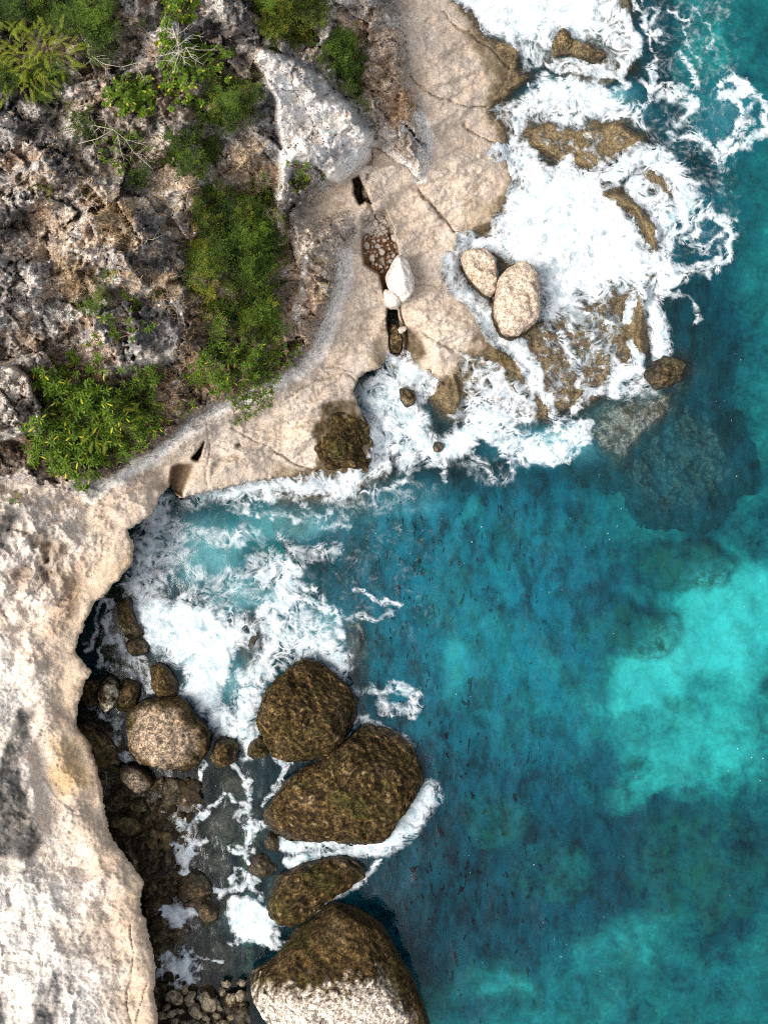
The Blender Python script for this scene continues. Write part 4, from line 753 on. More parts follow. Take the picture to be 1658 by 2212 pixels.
boulder('boulder', 'smooth egg shaped brown rock half sunk right of the tan topped rock', oval(372, 1707, 23, 38, 6), .35, -.9, style='mid', sub=4, seed=26, ruggy=.05)
boulder('boulder', 'flat round brown rock below the tan topped rock', oval(301, 1738, 20, 17), .5, -.6, style='mid', sub=4, seed=27)
boulder('boulder', 'olive brown ledge rock against the cliff foot above the rubble', [(165,1568),(190,1562),(215,1580),(245,1602),(258,1640),(245,1668),(220,1680),(195,1640),(172,1600)], 1.2, -.8, style='mid', sub=4, seed=28)
boulder('boulder', 'brown rock in the channel beside the jumping foam', oval(418, 1915, 44, 34, -20), .55, -.9, sub=4, seed=29)
boulder('boulder', 'brown rock between two foam patches near the cliff', oval(450, 1972, 22, 26), .6, -.9, style='mid', sub=4, seed=30)
boulder('boulder', 'low wet rock left of the long slanting boulder', oval(565, 1872, 32, 26), .35, -.9, sub=4, seed=31)
boulder('boulder', 'small wet rock at the left end of the largest boulder', oval(588, 1818, 17, 24), .45, -.9, sub=4, seed=32)
boulder('boulder', 'dark brown boulder set in the edge of the pale platform', [(686,942),(696,905),(706,884),(726,873),(748,880),(776,890),(790,912),(800,945),(802,985),(788,1012),(765,1026),(738,1030),(716,1018),(690,985),(683,965)], 1.9, -.6, seed=33, power=2.6, facet=.10, tilt=(-.12, .06))
boulder('boulder', 'smaller tan boulder standing in foam, left of the tall pale one', [(993,563),(1000,548),(1020,541),(1045,542),(1066,562),(1070,595),(1073,630),(1060,646),(1042,640),(1024,624),(1008,602)], 1.5, -.6, style='pale', sub=5, seed=35, power=3.2, ruggy=.06, facet=.05)
boulder('boulder', 'tall pale boulder standing in foam with a brown wet foot', [(1074,604),(1092,586),(1116,573),(1136,575),(1152,588),(1161,606),(1162,650),(1161,690),(1146,712),(1130,724),(1104,735),(1080,726),(1066,700),(1061,678),(1066,645)], 2.2, -.6, style='pale', sub=5, seed=36, power=3.6, ruggy=.05, facet=.045)
boulder('boulder', 'white boulder lying in the gully of the platform', [(833,602),(838,580),(850,558),(862,549),(876,556),(884,575),(893,600),(893,622),(882,640),(864,652),(848,632)], 3.0, 1.4, style='white', sub=4, seed=37, mat=M_STONE, ruggy=.06, zref=.7)
boulder('boulder', 'small white block below the white boulder, over the black hole', [(828,624),(842,622),(856,636),(866,648),(858,664),(842,662),(830,656)], 2.6, 1.4, style='white', sub=4, seed=38, mat=M_STONE, zref=.7)
boulder('boulder', 'tan block wedged in the black cleft under the white outcrop', [(778,400),(792,394),(800,402),(802,425),(795,438),(784,432),(776,418)], 2.4, .8, style='tan', sub=4, seed=39, zref=.8)
boulder('boulder', 'brown boulder jammed in the gully mouth above the water', [(838,700),(852,694),(862,704),(868,735),(864,762),(850,768),(840,745)], 1.5, -.4, style='mid', sub=4, seed=40, zref=.6)
boulder('boulder', 'brown rock in the white surf near the gully mouth', [(862,842),(878,838),(893,845),(899,860),(892,874),(876,880),(866,866)], .8, -.6, style='mid', sub=4, seed=41)
boulder('boulder', 'tiny brown rock at the lower edge of the surf', oval(944, 966, 13, 12), .45, -.6, style='mid', sub=3, seed=42)
boulder('boulder', 'brown crusted rock ending the reef at the open sea', [(1385,790),(1398,772),(1425,766),(1455,772),(1482,784),(1492,806),(1478,826),(1445,838),(1412,838),(1392,820)], .6, -1.2, seed=43, sub=5, power=2.4, ruggy=.14)
boulder('boulder', 'brown rock poking through the topmost breaker', oval(1216, 97, 24, 26), .75, -.8, style='mid', sub=4, seed=44)
boulder('boulder', 'low brown rock right of the rock in the topmost breaker', oval(1272, 118, 36, 18, 15), .55, -.8, style='mid', sub=4, seed=45)
boulder('boulder', 'submerged brown rock right of the cove surge', [(742,1350),(762,1330),(785,1335),(797,1370),(798,1420),(785,1452),(760,1455),(748,1425),(740,1390)], -.12, -2.2, style='reef', sub=4, seed=46)
boulder('boulder', 'sunken rock below the tip of the platform', [(800,975),(825,955),(850,962),(862,990),(852,1025),(825,1045),(802,1030)], -.08, -1.6, style='reef', sub=4, seed=47)
boulder('boulder', 'sunken rock glimpsed through the middle of the surge', oval(540, 1375, 32, 45), .02, -1.6, style='reef', sub=4, seed=48)
for (x_, y_, rx_, ry_, zt_, lb_) in [(505,1700,42,28,-.15,'sunken brown rock in the channel left of the largest boulder'),(478,1790,40,50,-.35,'sunken rock below the forked line of foam'),(545,1760,26,30,-.25,'sunken rock above the small foam burst'),(470,1880,36,28,-.3,'sunken rock right of the jumping foam'),(350,1790,44,36,.25,'broad dark rock at the edge of the rubble beach'),(365,1860,30,26,.2,'dark rock above the brown rock in the channel'),(480,2080,44,40,-.3,'sunken rock right of the lowest foam patch'),(430,1760,30,28,-.1,'sunken rock beside the foam line of the channel')]:
    boulder('boulder', lb_, oval(x_, y_, rx_, ry_, 20, jit=.16), zt_, -1.5, style='mid', sub=4, seed=int(x_), ruggy=.12)

# ------------------------------------------------------------------ loose stones
def stone_mesh(name, style, seed, mat):
    rnd = random.Random(seed); ph = [rnd.uniform(0, 6.28) for _ in range(3)]
    R = lambda th: 1 + .16 * np.cos(2 * th + ph[0]) + .10 * np.cos(3 * th + ph[1]) + .07 * np.cos(5 * th + ph[2])
    P, F, fine, big = stone_shape(R, .75, -.75, 3, seed, .10, 2.8, .16)
    n = fbm3(P * 1.8 + seed, 4, seed + 5)
    a, b = {'pale': (rgb(.62, .55, .47), rgb(.44, .36, .29)), 'dark': (rgb(.055, .035, .013), rgb(.014, .010, .006)), 'olive': (rgb(.16, .115, .05), rgb(.045, .03, .012)), 'cream': (rgb(.42, .35, .25), rgb(.07, .05, .022))}[style]
    col = b + (a - b) * sstep(-.25, .25, n + .15 * P[:, 2])[:, None]
    o = build_mesh(name, P, F, mat, {'tone': ('FLOAT_COLOR', col), 'wet': ('FLOAT', np.full(len(P), .5 if style in ('dark', 'olive') else 0)), 'coarse': ('FLOAT', np.full(len(P), .8))}, link=False)
    return o
STONES = {s: [stone_mesh('stone', s, 500 + i * 7 + k * 100, M_STONE if s == 'pale' else M_BOULDER) for i in range(6)] for k, s in enumerate(('pale', 'dark', 'olive', 'cream'))}
def place_stone(x, y, r, style, label, group, rnd, z=None, name='stone'):
    o = rnd.choice(STONES[style]).copy(); C.objects.link(o); o.name = name
    zz = height_at(x, y) if z is None else z
    wx_, wy_ = ground_pos(x, y, zz); q = r / S
    o.scale = (q * rnd.uniform(.85, 1.2), q * rnd.uniform(.75, 1.05), q * rnd.uniform(.6, .9)); o.rotation_euler = (rnd.uniform(-.4, .4), rnd.uniform(-.4, .4), rnd.uniform(0, 6.28))
    o.location = (wx_, wy_, zz + q * .2); tag(o, label, 'stone', group)
def scatter_stones(P, n, r0, r1, style, label, group, seed, gap=.85, z=None):
    rnd = random.Random(seed); got = []; xs = [p[0] for p in P]; ys = [p[1] for p in P]; tries = 0
    while len(got) < n and tries < n * 60:
        tries += 1; x, y = rnd.uniform(min(xs), max(xs)), rnd.uniform(min(ys), max(ys))
        if not in_poly(x, y, P): continue
        r = r0 + (r1 - r0) * rnd.random() ** 2.2
        if any((x - a) ** 2 + (y - b) ** 2 < ((r + c) * gap) ** 2 for a, b, c in got): continue
        got.append((x, y, r)); place_stone(x, y, r, rnd.choice(style) if isinstance(style, tuple) else style, label, group, rnd, z)
scatter_stones([(784,470),(806,458),(828,452),(838,470),(835,500),(815,510),(792,500)], 26, 4.5, 10, 'pale', 'pale stone heaped at the head of the gully', 'pale stones heaped at the head of the gully', 61, .8)
scatter_stones([(786,505),(820,500),(852,498),(858,540),(840,570),(826,590),(800,565),(784,545)], 60, 3.5, 9.5, 'pale', 'small pale stone on brown litter in the gully', 'pale stones strewn over brown litter in the gully', 62, .95)
scatter_stones([(222,1650),(262,1720),(330,1722),(352,1680),(440,1672),(430,1720),(400,1800),(390,1840),(330,1850),(260,1830),(232,1770)], 80, 4, 26, ('dark', 'dark', 'olive'), 'dark wet stone of the rubble under the cliff', 'dark rubble stones between cliff and boulders', 63, .78)
scatter_stones([(300,1840),(370,1840),(395,1900),(380,1940),(330,1960),(318,1900)], 34, 6, 22, ('dark', 'dark', 'olive'), 'blackish stone in the shade of the cliff bend', 'blackish stones in the bend of the cliff', 64, .8)
scatter_stones([(330,1960),(350,1960),(350,2060),(440,2130),(540,2110),(540,2180),(350,2180),(340,2080)], 46, 6, 22, 'dark', 'dark wet stone on the lower foreshore', 'dark stones of the lower foreshore', 65, .8)
scatter_stones([(348,2150),(400,2135),(470,2150),(500,2110),(532,2110),(530,2150),(500,2200),(490,2260),(350,2260)], 30, 8, 24, 'cream', 'cream and brown rounded stone at the foot of the cliff', 'cream stones at the foot of the cliff', 66, .85, .35)
rs = random.Random(67)
for (x, y, r, lb) in [(336,1803,15,'small yellowish stone amid the dark rubble'),(255,1780,13,'ochre stone touching the cliff foot amid rubble')]: place_stone(x, y, r, 'olive', lb, None, rs, z=.35)
for (x, y, r, lb) in [(793,366,11,'pale chip lodged above the black cleft'),(868,712,8,'white chip lying in the gully mouth'),(345,1640,12,'small stone squeezed under the tan boulder'),(365,1653,11,'second stone squeezed under the tan boulder, further right')]: place_stone(x, y, r, 'pale' if r < 12 and y < 800 else 'olive', lb, None, rs)

# ------------------------------------------------------------------ vegetation
def tubes(paths, sides=4):
    """paths: list of [(x,y,z,r),...] -> V, F"""
    V, F = [], []
    for P in paths:
        base = len(V)
        for i, (x, y, z, r) in enumerate(P):
            a = P[max(i - 1, 0)]; b = P[min(i + 1, len(P) - 1)]; d = np.array([b[0] - a[0], b[1] - a[1], b[2] - a[2]]); d = d / (np.linalg.norm(d) + 1e-9)
            u = np.cross(d, (.3, .5, .81)); u /= np.linalg.norm(u) + 1e-9; w = np.cross(d, u)
            for k in range(sides):
                t_ = 2 * math.pi * k / sides; q = np.array([x, y, z]) + r * (math.cos(t_) * u + math.sin(t_) * w); V.append(q)
        for i in range(len(P) - 1):
            for k in range(sides):
                a0 = base + i * sides + k; b0 = base + i * sides + (k + 1) % sides; F.append((a0, b0, b0 + sides, a0 + sides))
    return np.array(V), np.array(F)
def empty(name, loc, label, cat, group=None):
    o = bpy.data.objects.new(name, None); C.objects.link(o); o.location = loc; o.empty_display_size = .2
    return tag(o, label, cat, group)
def rosette_mesh(seed, n, yellow, length=.27, width=.062):
    rnd = random.Random(seed); V, F, mi, sh = [], [], [], []
    for i in range(n):
        a = i * 2.39996 + rnd.uniform(-.25, .25); u = i / n; el = math.radians(12 + 55 * u + rnd.uniform(-8, 8)); L = length * (1.05 - .5 * u) * rnd.uniform(.85, 1.15); w = width * rnd.uniform(.8, 1.15)
        isy = (i < yellow); 
        if isy: el = math.radians(rnd.uniform(-5, 15)); L *= 1.1
        ca, sa = math.cos(a), math.sin(a); s0 = rnd.uniform(.15, .75) + .25 * u; b = len(V)
        for (t_, hw) in ((.06, .22), (.38, .72), (.70, 1.0), (.92, .62)):
            rr = L * t_; zz = L * (math.sin(el) * t_ - .42 * t_ * t_); rh = rr * math.cos(el) 
            for sg in (-1, 0, 1): 
                V.append((ca * rh - sa * sg * hw * w * .5, sa * rh + ca * sg * hw * w * .5, zz + (.018 if sg else 0))); sh.append(s0)
        V.append((ca * L * math.cos(el), sa * L * math.cos(el), L * (math.sin(el) - .46))); sh.append(s0)
        for r_ in range(3):
            for c_ in range(2): q = b + r_ * 3 + c_; F += [(q, q + 1, q + 4), (q, q + 4, q + 3)]; mi += [1 if isy else 0] * 2
        q = b + 9; F += [(q, q + 1, b + 12), (q + 1, q + 2, b + 12)]; mi += [1 if isy else 0] * 2
    return build_mesh('leaf_rosette', V, np.array(F), [M_LEAF, M_YLEAF], {'shade': ('FLOAT', sh)}, midx=mi, link=False)
ROS = [rosette_mesh(900 + i, random.Random(i).randint(9, 15), (0, 0, 1, 0, 1, 0, 0, 2)[i]) for i in range(8)]
ROSB = [rosette_mesh(950 + i, 14, (0, 1, 2, 0)[i], .22, .10) for i in range(4)]
def rosette_shrub(P, n, label, seed, h=(.35, .95), size=(.75, 1.15), kinds=None, gap=10, group=None, spots=None, name='rosette_shrub'):
    rnd = random.Random(seed); kinds = kinds or ROS; xs = [p[0] for p in P]; ys = [p[1] for p in P]; got = []; tries = 0
    pts = spots[:] if spots else []
    while not spots and len(pts) < n and tries < n * 40:
        tries += 1; x, y = rnd.uniform(min(xs), max(xs)), rnd.uniform(min(ys), max(ys))
        wq = fbm(np.array([x / 26., x / 26. + 40]), np.array([y / 26., y / 26. + 9]), 3, seed) * 34
        if not in_poly(x + wq[0], y + wq[1], P) or any((x - a) ** 2 + (y - b) ** 2 < gap * gap for a, b in pts): continue
        pts.append((x, y))
    cx = sum(p[0] for p in pts) / len(pts); cy = sum(p[1] for p in pts) / len(pts); zb = height_at(cx, cy); bx_, by_ = ground_pos(cx, cy, zb)
    root = empty(name, (bx_, by_, zb), label, 'shrub', group); roots = [(rnd.choice(pts)) for _ in range(max(3, len(pts) // 14))]; paths = []
    for i, (x, y) in enumerate(pts):
        zz = height_at(x, y) + rnd.uniform(*h); wx_, wy_ = ground_pos(x, y, zz)
        o = rnd.choice(kinds).copy(); C.objects.link(o); o.name = 'leaf_rosette'; o.parent = root; s_ = rnd.uniform(*size)
        o.location = (wx_ - bx_, wy_ - by_, zz - zb); o.scale = (s_, s_, s_); o.rotation_euler = (rnd.uniform(-.5, .5), rnd.uniform(-.5, .5), rnd.uniform(0, 6.28))
        q = min(roots, key=lambda r: (r[0] - x) ** 2 + (r[1] - y) ** 2); qx_, qy_ = q[0] + rnd.uniform(-6, 6), q[1] + rnd.uniform(-6, 6); zq = height_at(qx_, qy_); gx_, gy_ = ground_pos(qx_, qy_, zq)
        e = (wx_ - bx_, wy_ - by_, zz - zb); s0 = (gx_ - bx_, gy_ - by_, zq - zb - .05); m = ((e[0] * .65 + s0[0] * .35) + rnd.uniform(-.08, .08), (e[1] * .65 + s0[1] * .35) + rnd.uniform(-.08, .08), max(e[2], s0[2]) * .55 + min(e[2], s0[2]) * .45)
        paths.append([s0 + (.022,), m + (.016,), e + (.011,)])
    V, F = tubes(paths); build_mesh('stem', V, F, M_STEM, parent=root)
    return root
def fine_bush(P, label, seed, height=1.0, dens=260, olive=0.0, leaf=(.10, .032), group=None, name='fine_leaved_bush', lenr=(.22, .42), mats=None):
    """bush of small sprigs; P is the crown outline"""
    rnd = np.random.default_rng(seed); A = np.array(P, float); x0, y0 = A.min(0); x1, y1 = A.max(0)
    n = int((x1 - x0) * (y1 - y0) / S / S * dens); px = rnd.uniform(x0 - 6, x1 + 6, n); py = rnd.uniform(y0 - 6, y1 + 6, n)
    s_ = poly_sd(px + fbm(px / 30, py / 30, 4, seed, .6) * 48, py + fbm(px / 30, py / 30, 4, seed + 9, .6) * 48, P)
    k = (s_ > 0) | (rnd.random(n) < .06 * (s_ > -10)); k &= fbm(px / 15., py / 15., 4, seed + 5) + .35 * fbm(px / 40., py / 40., 2, seed + 6) > rnd.uniform(-.30, .28, n)
    px, py, s_ = px[k], py[k], np.maximum(s_[k], 0); n = len(px)
    cx, cy = A.mean(0); zb = height_at(cx, cy); bx_, by_ = ground_pos(cx, cy, zb)
    lump_ = fbm(px / 22., py / 22., 4, seed + 11)
    dome = np.clip(s_ / 45., 0, 1) ** .7
    nc = max(3, int((x1 - x0) * (y1 - y0) / 1500)); qx_ = rnd.uniform(x0, x1, nc); qy_ = rnd.uniform(y0, y1, nc); qr = rnd.uniform(14, 38, nc); qh = rnd.uniform(.45, 1.1, nc); qs = rnd.normal(0, .22, nc)
    cr_ = np.zeros(n); cs_ = np.zeros(n); wx2, wy2 = px + fbm(px / 14., py / 14., 3, seed + 41) * 16, py + fbm(px / 14., py / 14., 3, seed + 43) * 16
    for i in range(nc):
        hh = qh[i] * np.sqrt(np.maximum(0, 1 - ((wx2 - qx_[i]) ** 2 + (wy2 - qy_[i]) ** 2) / qr[i] ** 2)); up = hh > cr_; cr_ = np.where(up, hh, cr_); cs_ = np.where(up, qs[i], cs_)
    lump2 = fbm(px / 9., py / 9., 3, seed + 15)
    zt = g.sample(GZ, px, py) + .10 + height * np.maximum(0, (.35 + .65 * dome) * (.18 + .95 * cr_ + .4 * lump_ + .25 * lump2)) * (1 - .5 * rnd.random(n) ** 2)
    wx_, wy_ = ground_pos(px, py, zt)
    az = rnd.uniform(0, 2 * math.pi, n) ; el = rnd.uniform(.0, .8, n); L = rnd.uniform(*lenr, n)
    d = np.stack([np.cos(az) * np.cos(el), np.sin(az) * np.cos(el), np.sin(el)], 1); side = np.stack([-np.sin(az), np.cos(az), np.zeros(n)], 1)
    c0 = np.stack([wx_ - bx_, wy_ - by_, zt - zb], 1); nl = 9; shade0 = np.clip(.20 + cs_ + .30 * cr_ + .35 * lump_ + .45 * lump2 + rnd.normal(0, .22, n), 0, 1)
    Vs, Fs, sh, mi = [], [], [], []
    om = (rnd.random(n) < np.clip(olive + .9 * (fbm(px / 30., py / 30., 2, seed + 31)), 0, 1) * (olive > 0)).astype(int)
    for j in range(nl):
        t_ = (j + .6) / nl; sg = 1 if j % 2 else -1
        b = c0 + d * (L * t_)[:, None] + rnd.normal(0, .012, (n, 3)); b[:, 2] -= (L * t_) ** 2 * .5
        ld = d * .55 + side * sg * .85 + rnd.normal(0, .25, (n, 3)); ld /= np.linalg.norm(ld, axis=1)[:, None]
        ll = leaf[0] * rnd.uniform(.7, 1.3, n)[:, None]; nw = np.cross(ld, rnd.normal(0, 1, (n, 3)) * .4 + np.array([0, 0, 1.0])); nw /= np.linalg.norm(nw, axis=1)[:, None] + 1e-9; lw = leaf[1] * .5
        base_i = np.arange(n) * 4 + j * n * 4
        Vs.append(np.stack([b, b + ld * ll * .5 + nw * lw, b + ld * ll, b + ld * ll * .5 - nw * lw], 1).reshape(-1, 3))
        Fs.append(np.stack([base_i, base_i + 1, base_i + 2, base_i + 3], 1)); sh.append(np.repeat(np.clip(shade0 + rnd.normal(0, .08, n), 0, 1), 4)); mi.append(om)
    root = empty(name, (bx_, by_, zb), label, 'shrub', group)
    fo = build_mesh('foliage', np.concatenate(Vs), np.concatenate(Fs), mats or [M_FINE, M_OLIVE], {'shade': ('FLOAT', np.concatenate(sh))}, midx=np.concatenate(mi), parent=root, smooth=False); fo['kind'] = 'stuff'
    rr = random.Random(seed); paths = []
    for i in rr.sample(range(n), min(n, max(8, n // 40))):
        e = c0[i]; s0 = (e[0] * .45 + rr.uniform(-.1, .1), e[1] * .45 + rr.uniform(-.1, .1)); ix, iy = (s0[0] + bx_), (s0[1] + by_)
        zq = height_at(ix * S + CX, CY - iy * S) - zb - .3; paths.append([(s0[0], s0[1], zq, .03), ((s0[0] + e[0]) / 2, (s0[1] + e[1]) / 2, (zq * .3 + e[2] * .7) - .05, .02), (e[0], e[1], e[2], .008)])
    V, F = tubes(paths); build_mesh('branches', V, F, M_STEM, parent=root)
    return root
# leafy rosette shrubs
rosette_shrub([(48,960),(60,915),(95,880),(85,840),(60,810),(95,800),(130,790),(150,830),(190,830),(230,850),(260,900),(240,960),(225,1000),(200,1030),(165,1060),(140,1030),(90,1010),(55,985)], 205, 'large dense rosette shrub growing beside the left rock knoll', 71, gap=8, size=(.75, 1.2), h=(.4, 1.3))
rosette_shrub([(240,830),(300,800),(345,795),(350,830),(330,860),(360,890),(370,915),(330,950),(290,990),(250,1010),(235,960),(255,900),(240,860)], 90, 'loose rosette shrub thinning out towards the pale cliff edge', 72, gap=11, size=(.6, 1.0))
rosette_shrub(None or [(0,0)], 0, 'sparse row of palm-like rosettes on the bare dirt above the large shrub', 73, spots=[(110,772),(118,790),(155,770),(165,775),(160,782),(152,765),(130,800),(145,808),(212,770),(210,780),(192,795),(198,800),(225,805),(165,808),(262,800),(85,800)], size=(.8, 1.15), h=(.5, 1.1))
rosette_shrub([(0,0)], 0, 'straggling rosette plant on grey rock in the middle of the slope', 74, spots=[(262,632),(270,640),(276,648),(290,645),(296,655),(300,662),(280,670),(288,672),(296,668),(222,688),(232,682),(240,684),(248,690),(236,696),(242,706),(250,716),(280,693),(306,697),(330,702),(284,714),(312,714),(320,712),(240,722),(252,730),(285,732),(205,726),(218,742),(190,745)], size=(.6, .85), h=(.2, .45))
rosette_shrub([(395,815),(420,790),(440,760),(470,740),(500,750),(540,745),(570,740),(600,760),(610,790),(590,830),(560,850),(540,880),(510,870),(470,850),(440,830),(400,835)], 120, 'bright rosette shrub spilling down to the white cliff edge', 75, gap=9, size=(.55, .9), h=(.25, .8))
rosette_shrub([(530,860),(575,840),(590,880),(560,890),(530,918),(508,900),(505,870)], 24, 'trailing rosettes hanging over the pale rock edge', 76, gap=10, size=(.5, .75), h=(.1, .35))
rosette_shrub([(380,870),(400,865),(430,880),(415,905),(385,900)], 7, 'small rosette clump by the white edge', 77, gap=9, size=(.5, .75), h=(.15, .4))
rosette_shrub([(350,0),(360,-30),(425,-30),(428,20),(410,40),(385,45),(352,55)], 46, 'bright leafy shrub at the top edge above bare branches', 78, kinds=ROSB, gap=8, size=(.6, .95))
rosette_shrub([(340,70),(360,60),(375,100),(360,120),(420,80),(450,90),(445,115),(480,95),(502,115),(490,130),(470,160),(490,180),(460,185),(430,150),(425,200),(428,220),(400,235),(370,235),(360,205),(350,170),(345,110)], 100, 'bright leafy shrub with pale bare branches through its crown', 79, kinds=ROSB, gap=8.5, size=(.6, .95))
rosette_shrub([(225,200),(250,180),(290,160),(330,190),(335,225),(310,250),(265,240),(230,225)], 75, 'leafy shrub left of the one with bare branches', 80, kinds=ROSB, gap=8, size=(.55, .85))
rosette_shrub([(170,275),(200,255),(240,270),(300,270),(330,310),(320,340),(300,350),(265,375),(240,350),(200,330),(190,300)], 44, 'thin pale green shrub with dry twigs on the slope', 81, kinds=ROSB + ROS[:2], gap=10, size=(.4, .65), h=(.2, .6))
rosette_shrub([(636,378),(660,352),(672,370),(668,398),(645,408),(625,414)], 24, 'small leafy shrub at the foot of the white outcrop', 82, gap=7, size=(.4, .6), h=(.2, .4))
rosette_shrub([(0,0)], 0, 'two leafy tufts beside the shrub at the outcrop foot', 83, spots=[(694,380),(698,388),(700,378),(622,352),(640,350),(680,402),(608,404)], size=(.35, .5), h=(.1, .2))
rosette_shrub([(560,770),(620,740),(650,750),(645,785),(600,800)], 26, 'pale green leafy creeper on the brown bank', 84, kinds=ROSB, gap=8, size=(.4, .6), h=(.1, .3))
# fine leaved bushes
fine_bush([(425,405),(470,392),(500,410),(560,425),(590,440),(570,480),(540,500),(480,500),(430,490),(418,450)], 'dark bush at the head of the green strip down the middle of the slope', 91, 1.0, 330, olive=.10)
fine_bush([(500,470),(560,470),(600,500),(612,540),(590,575),(600,600),(560,610),(510,600),(480,560),(470,510)], 'dense dark green bush in the middle of the green strip, right side', 191, 1.3, 340)
fine_bush([(430,500),(470,490),(490,540),(480,590),(450,610),(425,580),(412,545)], 'mid green bush on the left flank of the green strip', 192, .8, 300, olive=.12, mats=[M_MID, M_OLIVE])
fine_bush([(500,600),(560,600),(590,630),(612,675),(615,705),(590,735),(540,740),(500,710),(470,690),(480,640)], 'dark green bush at the foot of the green strip', 193, 1.1, 330, olive=.06)
fine_bush([(440,640),(475,650),(490,700),(470,740),(450,720),(440,680)], 'small mid green bush low on the left of the green strip', 194, .6, 280, mats=[M_MID, M_OLIVE])
fine_bush([(540,520),(600,560),(605,600),(570,590),(545,560)], 'bright green bush showing on top of the dense dark bush', 195, 1.5, 200, mats=[M_MID, M_OLIVE])
fine_bush([(545,-60),(715,-60),(712,20),(700,50),(680,80),(640,95),(610,98),(580,70),(555,45)], 'yellow green bush at the top edge above the white outcrop', 92, 1.2, 330, olive=.45)
fine_bush([(715,75),(745,68),(770,80),(785,110),(782,150),(775,180),(792,230),(780,238),(760,200),(730,170),(700,145),(688,120),(700,90)], 'narrow dark green bush to the right of the white outcrop', 93, .9, 330)
fine_bush([(440,180),(480,170),(520,160),(565,165),(560,210),(540,250),(500,270),(460,285),(440,260),(435,220)], 'dark green bush right of the bare branched shrub', 94, .9, 300, olive=.08)
fine_bush([(365,300),(395,280),(420,285),(440,310),(478,310),(480,350),(440,370),(400,378),(365,360),(355,330)], 'dark green bush on the slope below the bare branched shrub', 95, .7, 280)
fine_bush([(-60,-60),(240,-60),(240,0),(235,40),(250,80),(200,90),(150,70),(60,55),(-60,60)], 'big dark bush filling the top left corner', 96, 1.4, 330)
fine_bush([(70,130),(120,140),(145,165),(120,200),(110,228),(85,210),(60,180),(-40,190),(-40,150)], 'dark bush under the yellow fern fronds', 97, 1.0, 300)
fine_bush([(160,225),(180,230),(185,260),(190,300),(178,310),(165,280)], 'thin dark bush on the dirt left of the dry twigs', 98, .5, 260)
fine_bush([(265,375),(290,365),(318,380),(310,405),(280,408)], 'small dark bush below the thin pale green shrub', 99, .5, 260)
fine_bush([(155,673),(180,660),(205,640),(205,606),(222,612),(225,640),(210,665),(190,675)], 'curved strip of green bush on the tan grass slope', 100, .4, 260)
fine_bush([(400,590),(420,560),(450,570),(455,610),(430,625),(405,615)], 'dark bush at the left edge of the largest bush', 101, .7, 300, olive=.5)
fine_bush([(560,455),(590,455),(602,480),(590,510),(565,500)], 'yellow olive bush by the white ledge', 102, .5, 300, olive=1.0)
fine_bush([(430,600),(455,605),(460,640),(440,660),(425,630)], 'yellow dry bush at the left of the largest bush', 103, .5, 300, olive=1.0)
fine_bush([(320,800),(350,780),(350,812),(330,830),(300,830)], 'green bush on the dirt under the grey rock', 104, .6, 280, olive=.1)
fine_bush([(562,400),(580,385),(580,420),(572,440),(556,430)], 'upright little green bush left of the white ledge', 105, .5, 280)
fine_bush([(810,185),(830,180),(838,205),(822,215),(810,205)], 'small green bush among rusty grass', 106, .3, 220)
fine_bush([(180,80),(240,90),(230,130),(190,140)], 'dark thin bush right of the yellow fern fronds', 107, .6, 220)
fine_bush([(120,830),(250,830),(330,860),(330,930),(220,980),(120,1000),(80,920)], 'dark undergrowth bush beneath the large rosette shrub', 108, .5, 200)
fine_bush([(470,730),(590,730),(560,830),(430,830)], 'dark undergrowth bush beneath the bright rosette shrub', 109, .4, 160, olive=.1)
for i_, (x_, y_, r_) in enumerate([(240,590,12),(338,622,9),(85,400,10),(180,420,14),(35,1085,12),(100,70,14),(270,130,10),(300,60,14),(225,110,14)]):
    fine_bush(oval(x_, y_, r_ * 1.2, r_, 20, 8, .25, i_), ['tiny green bush above the tan grass','tiny dark bush on the right of the tan grass','tiny green bush on grey rock at the left','low green bush on the grey left slope','tiny bush near the cave at the left edge','tuft of dark bush amid the fern fronds','tuft of green left of the bare branches','green tuft in grey rock below the top edge','green tuft beside the top left bush'][i_], 120 + i_, .3, 260, olive=.15)
# arching yellow green fronds
def frond_mesh(seed):
    rnd = random.Random(seed); V, F, sh = [], [], []; L = 1.0; n = 15
    for i in range(n):
        t_ = (i + 1) / n; x = L * t_ * (1 - .12 * t_); zz = .55 * t_ - .75 * t_ * t_; ll = .17 * math.sin(math.pi * (.12 + .85 * t_)) + .02
        for sg in (-1, 1):
            b = len(V); a = sg * (1.0 + rnd.uniform(-.15, .15)); dx, dy = math.cos(a) * ll, math.sin(a) * ll
            V += [(x, 0, zz), (x + dx * .5 - .016, dy * .5, zz + .01), (x + dx, dy, zz - .03), (x + dx * .5 + .016, dy * .5, zz + .01)]; F.append((b, b + 1, b + 2, b + 3)); sh += [rnd.uniform(.1, 1)] * 4
    b = len(V)
    for i in range(6):
        t_ = i / 5; x = L * t_ * (1 - .12 * t_); zz = .55 * t_ - .75 * t_ * t_; V += [(x, -.012, zz + .004), (x, .012, zz + .004)]; sh += [.9] * 2
        if i: F.append((b + i * 2 - 2, b + i * 2 - 1, b + i * 2 + 1, b + i * 2))
    return build_mesh('frond', V, np.array(F), M_FERN, {'shade': ('FLOAT', sh)}, link=False)
FR = [frond_mesh(1300 + i) for i in range(4)]
